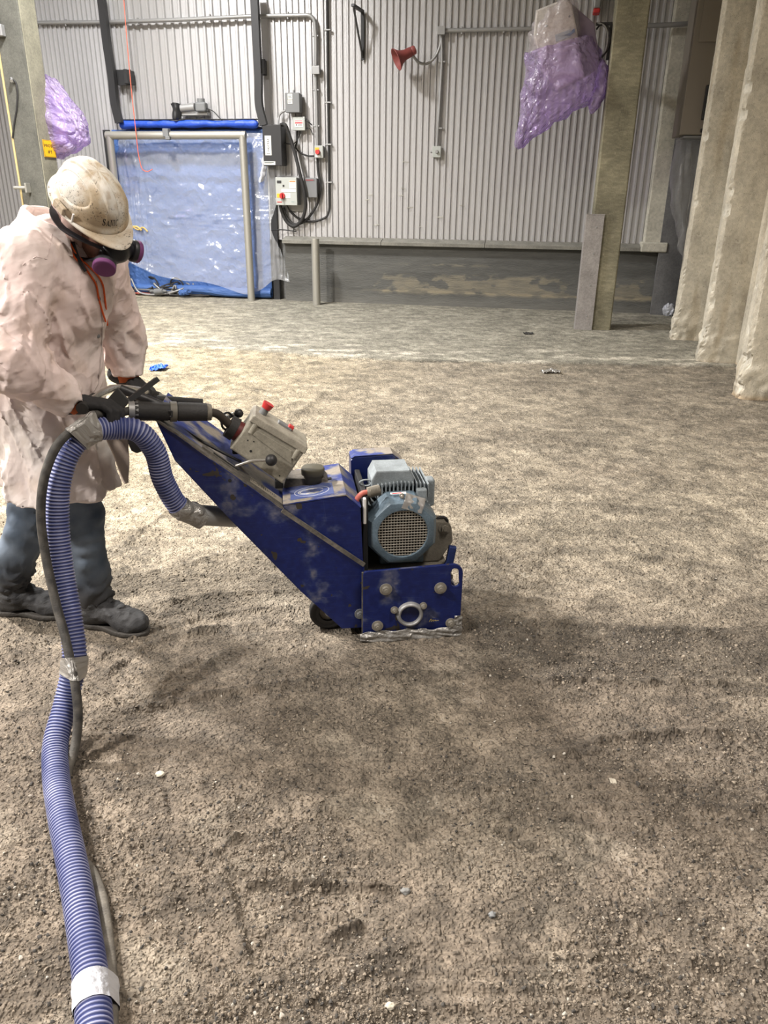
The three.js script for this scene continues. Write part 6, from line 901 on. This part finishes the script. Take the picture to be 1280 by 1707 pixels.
  const cf2 = (g, c = [0.62, 0.52, 0.48]) => { const a = new Float32Array(g.attributes.position.count * 3); for (let i = 0; i < a.length; i += 3) a.set(c, i); g.setAttribute('color', new THREE.BufferAttribute(a, 3)); return g; };
  // collar standing round the neck
  const nc = J.neck.clone().add(V(-0.005, 0.005, 0.005)), cu = V(0.30, 0.95, 0.05).normalize(), cx = V(0.95, -0.30, 0.1).normalize(), cz = cx.clone().cross(cu), ring = (h, r0, a0, a1) => Array.from({ length: 15 }, (_, i) => { const a = mix(a0, a1, i / 14), k = Math.cos((a - Math.PI) / 2); return nc.clone().addScaledVector(cx, Math.cos(a) * r0 * 1.05).addScaledVector(cz, Math.sin(a) * r0).addScaledVector(cu, h * (0.55 + 0.45 * Math.abs(k))); });
  part(coat, 'collar', cf2(thicken(sheetGeo([ring(-0.06, 0.112, 0.75, 5.53), ring(0.01, 0.10, 0.8, 5.48), ring(0.06, 0.092, 0.9, 5.38), ring(0.066, 0.102, 0.9, 5.38), ring(0.03, 0.118, 0.85, 5.43), ring(-0.015, 0.135, 0.8, 5.48)], 60, 30, (x, y, z) => 0.006 * n3(x * 14, y * 14, z * 14)), 0.004), [0.74, 0.65, 0.62]), M.coat);
  // front edge with snaps, seams, loose flap
  const surf = (px, py, z0 = -2.0, z1 = -3.0) => { for (let i = 0; i <= 400; i++) { const q = atZ(px, py, mix(z0, z1, i / 400)); if (F(q.x, q.y, q.z) < 0) return q; } return null; };
  const line = (name, pts, r, mat, c) => { const P = []; for (let i = 0; i < pts.length - 1; i++) for (let k = 0; k < 6; k++) { const s = surf(mix(pts[i][0], pts[i + 1][0], k / 6), mix(pts[i][1], pts[i + 1][1], k / 6)); if (s) P.push(s); } if (P.length > 3) part(coat, name, cf2(tube(P, r, P.length * 3, 6), c), mat); };
  line('front_edge', [[160, 468], [168, 510], [170, 545], [168, 590], [163, 640], [150, 662]], 0.0028, M.seam, [0.42, 0.35, 0.33]);
  line('shoulder_seam', [[88, 382], [84, 405], [78, 432]], 0.0018, M.seam, [0.60, 0.49, 0.47]); line('armhole_seam', [[78, 432], [60, 428], [40, 440], [30, 462]], 0.0018, M.seam, [0.60, 0.49, 0.47]);
  for (const [x, y] of [[164, 498], [163, 560]]) { const s = surf(x, y); if (s) part(coat, 'snap', new THREE.SphereGeometry(0.008, 12, 8).scale(1, 1, 0.6).translate(s.x, s.y, s.z), M.greyBox); }
  const on = (pts, off) => pts.map(([x, y]) => { const q = surf(x, y); if (!q) return null; return q.addScaledVector(CAM.clone().sub(q).normalize(), off); }).filter(Boolean);
  { const c1 = on([[106, 386], [112, 404], [124, 428], [140, 444], [150, 458], [160, 474], [164, 494], [169, 514], [176, 536]], 0.006), c2 = on([[105, 380], [113, 398], [128, 424], [148, 444], [161, 457], [171, 474], [175, 500], [179, 542]], 0.011); part(worker, 'neck_cord', mergeGeometries([tube(c1, 0.003, 70, 6), tube(c2, 0.003, 70, 6)]), M.orange, 'bright orange neck cord');
    const st = on([[106, 348], [116, 384], [124, 412], [134, 438], [143, 452]], 0.012); part(worker, 'hanging_strap', sweep(curve(st).getPoints(24), rectO(0.010, 0.006), V(0.3, 0, 1)), M.mask); }
  const fl = (x, y, z) => atZ(x, y, z); part(coat, 'front_flap', cf2(thicken(sheetGeo([[fl(169, 700, -2.39), fl(187, 700, -2.42), fl(207, 702, -2.47)], [fl(179, 735, -2.37), fl(195, 736, -2.40), fl(214, 738, -2.45)], [fl(193, 770, -2.37), fl(203, 771, -2.39), fl(216, 772, -2.43)], [fl(210, 806, -2.37), fl(212.5, 806, -2.38), fl(215, 804, -2.39)]], 20, 30, (x, y) => 0.006 * n3(x * 16, y * 8, 2)), 0.005), [0.55, 0.46, 0.40]), M.coat, 'loose front flap');
}
// cuffs, gloves
for (const [w, e, k0, k1, r] of [[J.wrL, J.elL, 0.13, -0.05, 0.039], [J.wrR, J.elR, 0.12, -0.04, 0.036]]) part(worker, 'orange_cuff', boxUV(rod(w.clone().lerp(e, k0), w.clone().lerp(e, k1), r * 1.08, r * 0.92, 22)), M.cuffOrange, 'orange knitted cuff');
for (const [h, w] of [[hR, J.wrR], [hL, J.wrL]]) part(worker, 'glove', nets((x, y, z) => h(x, y, z) - 0.003 + 0.0015 * n3(x * 70, y * 70, z * 70), w.clone().add(V(-0.2, -0.2, -0.2)), w.clone().add(V(0.22, 0.2, 0.22)), 0.0045), M.glove, 'black work glove');
// hard hat
{
  const HS = 0.87, P = (f, u, r) => hatO.clone().addScaledVector(HATF.f, f * HS).addScaledVector(HATF.u, u * HS).addScaledVector(HATF.r, r * HS);
  const pos = [], uv = [], idx = [], nu = 260, nv = 120; const shell = (az, el) => {   // el 0 brim .. 1 crown
    const ca = Math.cos(az), sa = Math.sin(az), t = el * Math.PI / 2, rr = Math.pow(Math.cos(t), 0.78), a = (ca > 0 ? 0.138 : 0.134), b = 0.112, h = 0.128 * Math.pow(Math.sin(t), 0.92);
    let k = 1, lift = 0; const side = Math.abs(sa * rr * b);   // a raised centre ridge and a lower side panel framed by a step
    lift += 0.010 * (sstep(0.035, 0.032, side)) * sstep(0.15, 0.3, el);
    const pa = (Math.abs(Math.atan2(sa, ca)) - 1.62) / 0.78, pe = (el - 0.44) / 0.27, pr = sstep(1.0, 0.88, Math.sqrt(pa * pa + pe * pe)); k -= 0.045 * pr;
    const fl = 1 + 0.05 * sstep(0.10, 0.0, el); return [ca * rr * a * k * fl, h * (1 - 0.02 * pr) + lift, sa * rr * b * k * fl]; };
  for (let j = 0; j <= nv; j++) for (let i = 0; i <= nu; i++) { const az = i / nu * 2 * Math.PI, [f, u, r] = shell(az, j / nv), q = P(f, u, r); pos.push(q.x, q.y, q.z); uv.push(az * 0.42, j / nv * 0.75); }
  for (let j = 0; j < nv; j++) for (let i = 0; i < nu; i++) { const a = j * (nu + 1) + i; idx.push(a, a + nu + 1, a + 1, a + 1, a + nu + 1, a + nu + 2); }
  const g = new THREE.BufferGeometry(); g.setAttribute('position', new THREE.Float32BufferAttribute(pos, 3)); g.setAttribute('uv', new THREE.Float32BufferAttribute(uv, 2)); g.setIndex(idx); g.computeVertexNormals();
  const hat = part(worker, 'hard_hat', thicken(g, 0.003), M.hat, 'grimy white hard hat');
  // brim, longer in front as a visor
  const br = (k, du) => Array.from({ length: 48 }, (_, i) => { const az = i / 48 * 2 * Math.PI, ca = Math.cos(az), sa = Math.sin(az), vis = Math.pow(Math.max(0, ca), 2.2); return P(ca * ((ca > 0 ? 0.145 : 0.141) + k * (0.010 + 0.042 * vis)), du - k * (0.004 + 0.018 * vis), sa * (0.117 + k * 0.009)); });
  part(hat, 'brim', (() => { const q = sheetGeo([br(-0.4, 0.006), br(0, 0.001), br(0.5, 0.0), br(0.97, 0.0), br(1, -0.002), br(0.95, -0.005), br(0, -0.004)], 144, 36, null, true); const u = q.attributes.uv, p = q.attributes.position; for (let i = 0; i < u.count; i++) u.setXY(i, p.getX(i) * 3.1, p.getY(i) * 3.1); return q; })(), M.hat);
  part(hat, 'accessory_slot', (() => { const c = P(0.0, 0.014, 0.125), q = box(0.045, 0.026, 0.014, 0, 0, 0, 0.004); q.applyQuaternion(HATF.q); return q.translate(c.x, c.y, c.z); })(), M.hat);
  part(hat, 'chin_strap_anchor', (() => { const c = P(0.052, 0.012, 0.112), q = box(0.006, 0.030, 0.006, 0, 0, 0, 0.002); q.applyQuaternion(HATF.q); return q.translate(c.x, c.y, c.z); })(), M.white);
  // lettering printed on the front
  const tx = label(1024, 192, (c, w, h) => { c.clearRect(0, 0, w, h); c.fillStyle = '#15131a'; c.textBaseline = 'alphabetic'; c.font = 'bold 170px serif'; c.fillText('S', 30, 160); let x = 150; c.font = 'bold 128px serif'; for (const ch of 'ANIC') { c.fillText(ch, x, 160); x += c.measureText(ch).width + 14; } });
  const rows = [0.30, 0.235, 0.17, 0.105].map((el) => Array.from({ length: 26 }, (_, i) => { const az = mix(0.52, -0.45, i / 25), [f, u, r] = shell(az, el); const q = P(f, u, r), n = V(0, 0, 0).addScaledVector(HATF.f, Math.cos(az)).addScaledVector(HATF.r, Math.sin(az)).addScaledVector(HATF.u, 0.25).normalize(); return q.addScaledVector(n, 0.0035); }));
  const lp = [], lu = [], li = []; rows.forEach((r, j) => r.forEach((q, i) => { lp.push(q.x, q.y, q.z); lu.push(i / 25, 1 - j / 3); })); for (let j = 0; j < 3; j++) for (let i = 0; i < 25; i++) { const a = j * 26 + i; li.push(a, a + 26, a + 1, a + 1, a + 26, a + 27); }
  const lg = new THREE.BufferGeometry(); lg.setAttribute('position', new THREE.Float32BufferAttribute(lp, 3)); lg.setAttribute('uv', new THREE.Float32BufferAttribute(lu, 2)); lg.setIndex(li); lg.computeVertexNormals();
  part(hat, 'lettering', lg, std({ map: tx, transparent: true, alphaTest: 0.5, roughness: 0.5, side: THREE.DoubleSide }), 'black serif lettering');
}
// respirator
{
  const c = hd(0.112, -0.058, 0), e = (p, a, b, d) => ell(p, a, b, d, HF.f, HF.u, HF.r);
  const mb = blend(0.022, e(hd(0.092, -0.062, 0), 0.034, 0.052, 0.048), e(hd(0.125, -0.066, 0), 0.022, 0.026, 0.028), cap(hd(0.082, -0.012, 0), hd(0.105, -0.04, 0), 0.018, 0.022), cap(hd(0.075, -0.105, -0.03), hd(0.075, -0.105, 0.03), 0.018, 0.018), cap(hd(0.10, -0.072, 0.03), hd(0.112, -0.082, 0.062), 0.022, 0.024), cap(hd(0.10, -0.072, -0.03), hd(0.112, -0.082, -0.062), 0.022, 0.024)); void c;
  const rs = part(worker, 'respirator', nets(mb, hd(0.09, -0.06, 0).add(V(-0.16, -0.16, -0.16)), hd(0.09, -0.06, 0).add(V(0.16, 0.16, 0.16)), 0.005), M.mask, 'black half-face respirator');
  for (const s of [1, -1]) { const o = hd(0.110, -0.080, s * 0.058), d = V(0, 0, 0).addScaledVector(HF.f, 0.52).addScaledVector(HF.u, -0.30).addScaledVector(HF.r, s * 0.80).normalize(), Q = new THREE.Quaternion().setFromUnitVectors(V(0, 1, 0), d), L = (pr) => boxUV(new THREE.LatheGeometry(pr.map(([r, y]) => new THREE.Vector2(r, y)), 36).applyQuaternion(Q).translate(o.x, o.y, o.z)); part(rs, 'filter_base', L([[0, 0], [0.030, 0.0], [0.034, 0.006], [0.034, 0.018], [0.031, 0.021]]), M.mask); part(rs, 'filter', L([[0.033, 0.014], [0.0345, 0.018], [0.0345, 0.027], [0.031, 0.031], [0.018, 0.0325], [0, 0.033]]), M.filter, 'purple round filter'); }
  const strap = (pts, w) => part(rs, 'strap', sweep(curve(pts).getPoints(30), rectO(w, 0.004), HF.u), M.mask);
  strap([hd(0.095, -0.045, 0.050), hd(0.06, -0.020, 0.090), hd(0.0, -0.004, 0.104), hd(-0.06, 0.016, 0.078), hd(-0.09, 0.03, 0.0)], 0.022); strap([hd(0.095, -0.045, -0.048), hd(0.06, -0.012, -0.078), hd(0.0, 0.012, -0.092), hd(-0.07, 0.03, -0.075), hd(-0.105, 0.035, 0.0)], 0.022);
  strap([hd(0.085, -0.085, 0.05), hd(0.03, -0.095, 0.078), hd(-0.04, -0.07, 0.088), hd(-0.085, -0.05, 0.06), hd(-0.10, -0.045, 0.0)], 0.016);

}
// ================================================================= GRIT AND SCRAPS
{
  const r = rng(77), N = 52000, g = new THREE.IcosahedronGeometry(1, 0), p = g.attributes.position; const jit = new Map(); for (let i = 0; i < p.count; i++) { const k = [p.getX(i), p.getY(i), p.getZ(i)].map((v) => v.toFixed(3)).join(); if (!jit.has(k)) jit.set(k, 0.72 + 0.5 * r()); const s = jit.get(k); p.setXYZ(i, p.getX(i) * s, p.getY(i) * s * 0.8, p.getZ(i) * s); } g.computeVertexNormals();
  const im = new THREE.InstancedMesh(g, M.pebble, N), m = new THREE.Matrix4(), q = new THREE.Quaternion(), c = new THREE.Color(); im.name = 'gravel'; im.castShadow = im.receiveShadow = true; im.userData.kind = 'stuff'; tag(im, 'loose stones and grit scattered over the milled floor', 'gravel'); delete im.userData.category; im.userData.category = 'gravel';
  let n = 0; while (n < N) { const py = 640 + 1090 * Math.pow(r(), 0.72), px = -60 + 1400 * r(), f = onFloor(px, py), d = fbm(f.x * 1.7 + 5, 2.2, f.z * 1.7, 3), str = f.x > 0.35 && f.z > -2.6 && f.z < -2.22 ? 0.5 : 0; if (r() > 0.35 + 0.9 * d + str) continue; const s = 0.0012 + 0.0040 * Math.pow(r(), 5) + (r() < 0.004 ? 0.004 * r() : 0); const h = floorAt(f.x, f.z)[0];
    q.setFromEuler(new THREE.Euler(r() * 6, r() * 6, r() * 6)); m.compose(V(f.x, h + s * 0.35, f.z), q, V(s * (0.8 + 0.5 * r()), s * (0.7 + 0.4 * r()), s * (0.8 + 0.5 * r()))); im.setMatrixAt(n, m); const t = r(); if (t < 0.16) c.setRGB(0.06, 0.055, 0.05); else if (t < 0.975) { const k = 0.6 + 0.6 * r(); c.setRGB(0.25 * k, 0.21 * k, 0.165 * k); } else c.setRGB(0.42, 0.39, 0.34); im.setColorAt(n, c); n++; }
  scene.add(im);
}
function pebble(px, py, s, mat, lab, name = 'pebble', cat = 'stone', sq = 0.6, seed = 1) { const f = onFloor(px, py), h = floorAt(f.x, f.z)[0], g = mergeVertices(new THREE.IcosahedronGeometry(s, 3).deleteAttribute('uv').deleteAttribute('normal')), p = g.attributes.position; for (let i = 0; i < p.count; i++) { const k = 1 + 0.3 * n3(p.getX(i) / s * 1.1 + seed * 7, p.getY(i) / s * 1.1, p.getZ(i) / s * 1.1) + 0.08 * n3(p.getX(i) / s * 4, p.getY(i) / s * 4 + seed, p.getZ(i) / s * 4); p.setXYZ(i, p.getX(i) * k * 1.2, p.getY(i) * k * sq, p.getZ(i) * k); } g.computeVertexNormals(); g.translate(0, s * sq * 0.7, 0); const o = one(name, boxUV(g), mat, lab, cat); o.position.set(f.x, h, f.z); return o; }
pebble(267, 1295, 0.0105, M.stone, 'pale flat pebble lying alone on the dust right of the hose');
pebble(820, 1528, 0.0075, M.greyBox, 'dark grey rounded pebble on the dust low in the middle', 'pebble', 'stone', 0.8, 3);
pebble(650, 1682, 0.008, M.stone, 'tan pebble near the bottom edge of the frame', 'pebble', 'stone', 0.8, 4);
pebble(676, 1487, 0.009, M.slab, 'grey clod at the end of a raised crease in the dust', 'pebble', 'stone', 0.7, 5);
{
  const crum = (name, lab, cat, px, py, w, d, hgt, mat) => { const f = onFloor(px, py), h = floorAt(f.x, f.z)[0], rows = [-1, -0.4, 0.3, 1].map((b) => [-1, -0.5, 0, 0.5, 1].map((a) => V(a * w, hgt * (0.4 + 0.6 * Math.abs(n3(a * 2, b * 2, px))), b * d))), g = one(name, thicken(sheetGeo(rows, 26, 20, (x, y, z) => 0.35 * hgt * n3(x * 40, 1, z * 40)), 0.002), mat, lab, cat); g.position.set(f.x, h, f.z); };
  crum('thin_piece', 'bright blue crumpled scrap on the floor beyond the worker\'s far hand', 'scrap', 265, 616, 0.068, 0.09, 0.04, M.blueScrap);
  crum('foil_scrap', 'small shiny foil scrap on the floor near the slab edge at right', 'scrap', 918, 621, 0.085, 0.05, 0.03, M.duct);
  crum('plaster_scrap', 'small white crumb patch on the dust below the planer at right', 'scrap', 1021, 1305, 0.009, 0.010, 0.006, M.stone);
  crum('dark_scrap', 'small dark scrap on the pale slab left of the olive column', 'scrap', 880, 559, 0.06, 0.04, 0.02, M.rubber);
}
renderer.render(scene, camera);
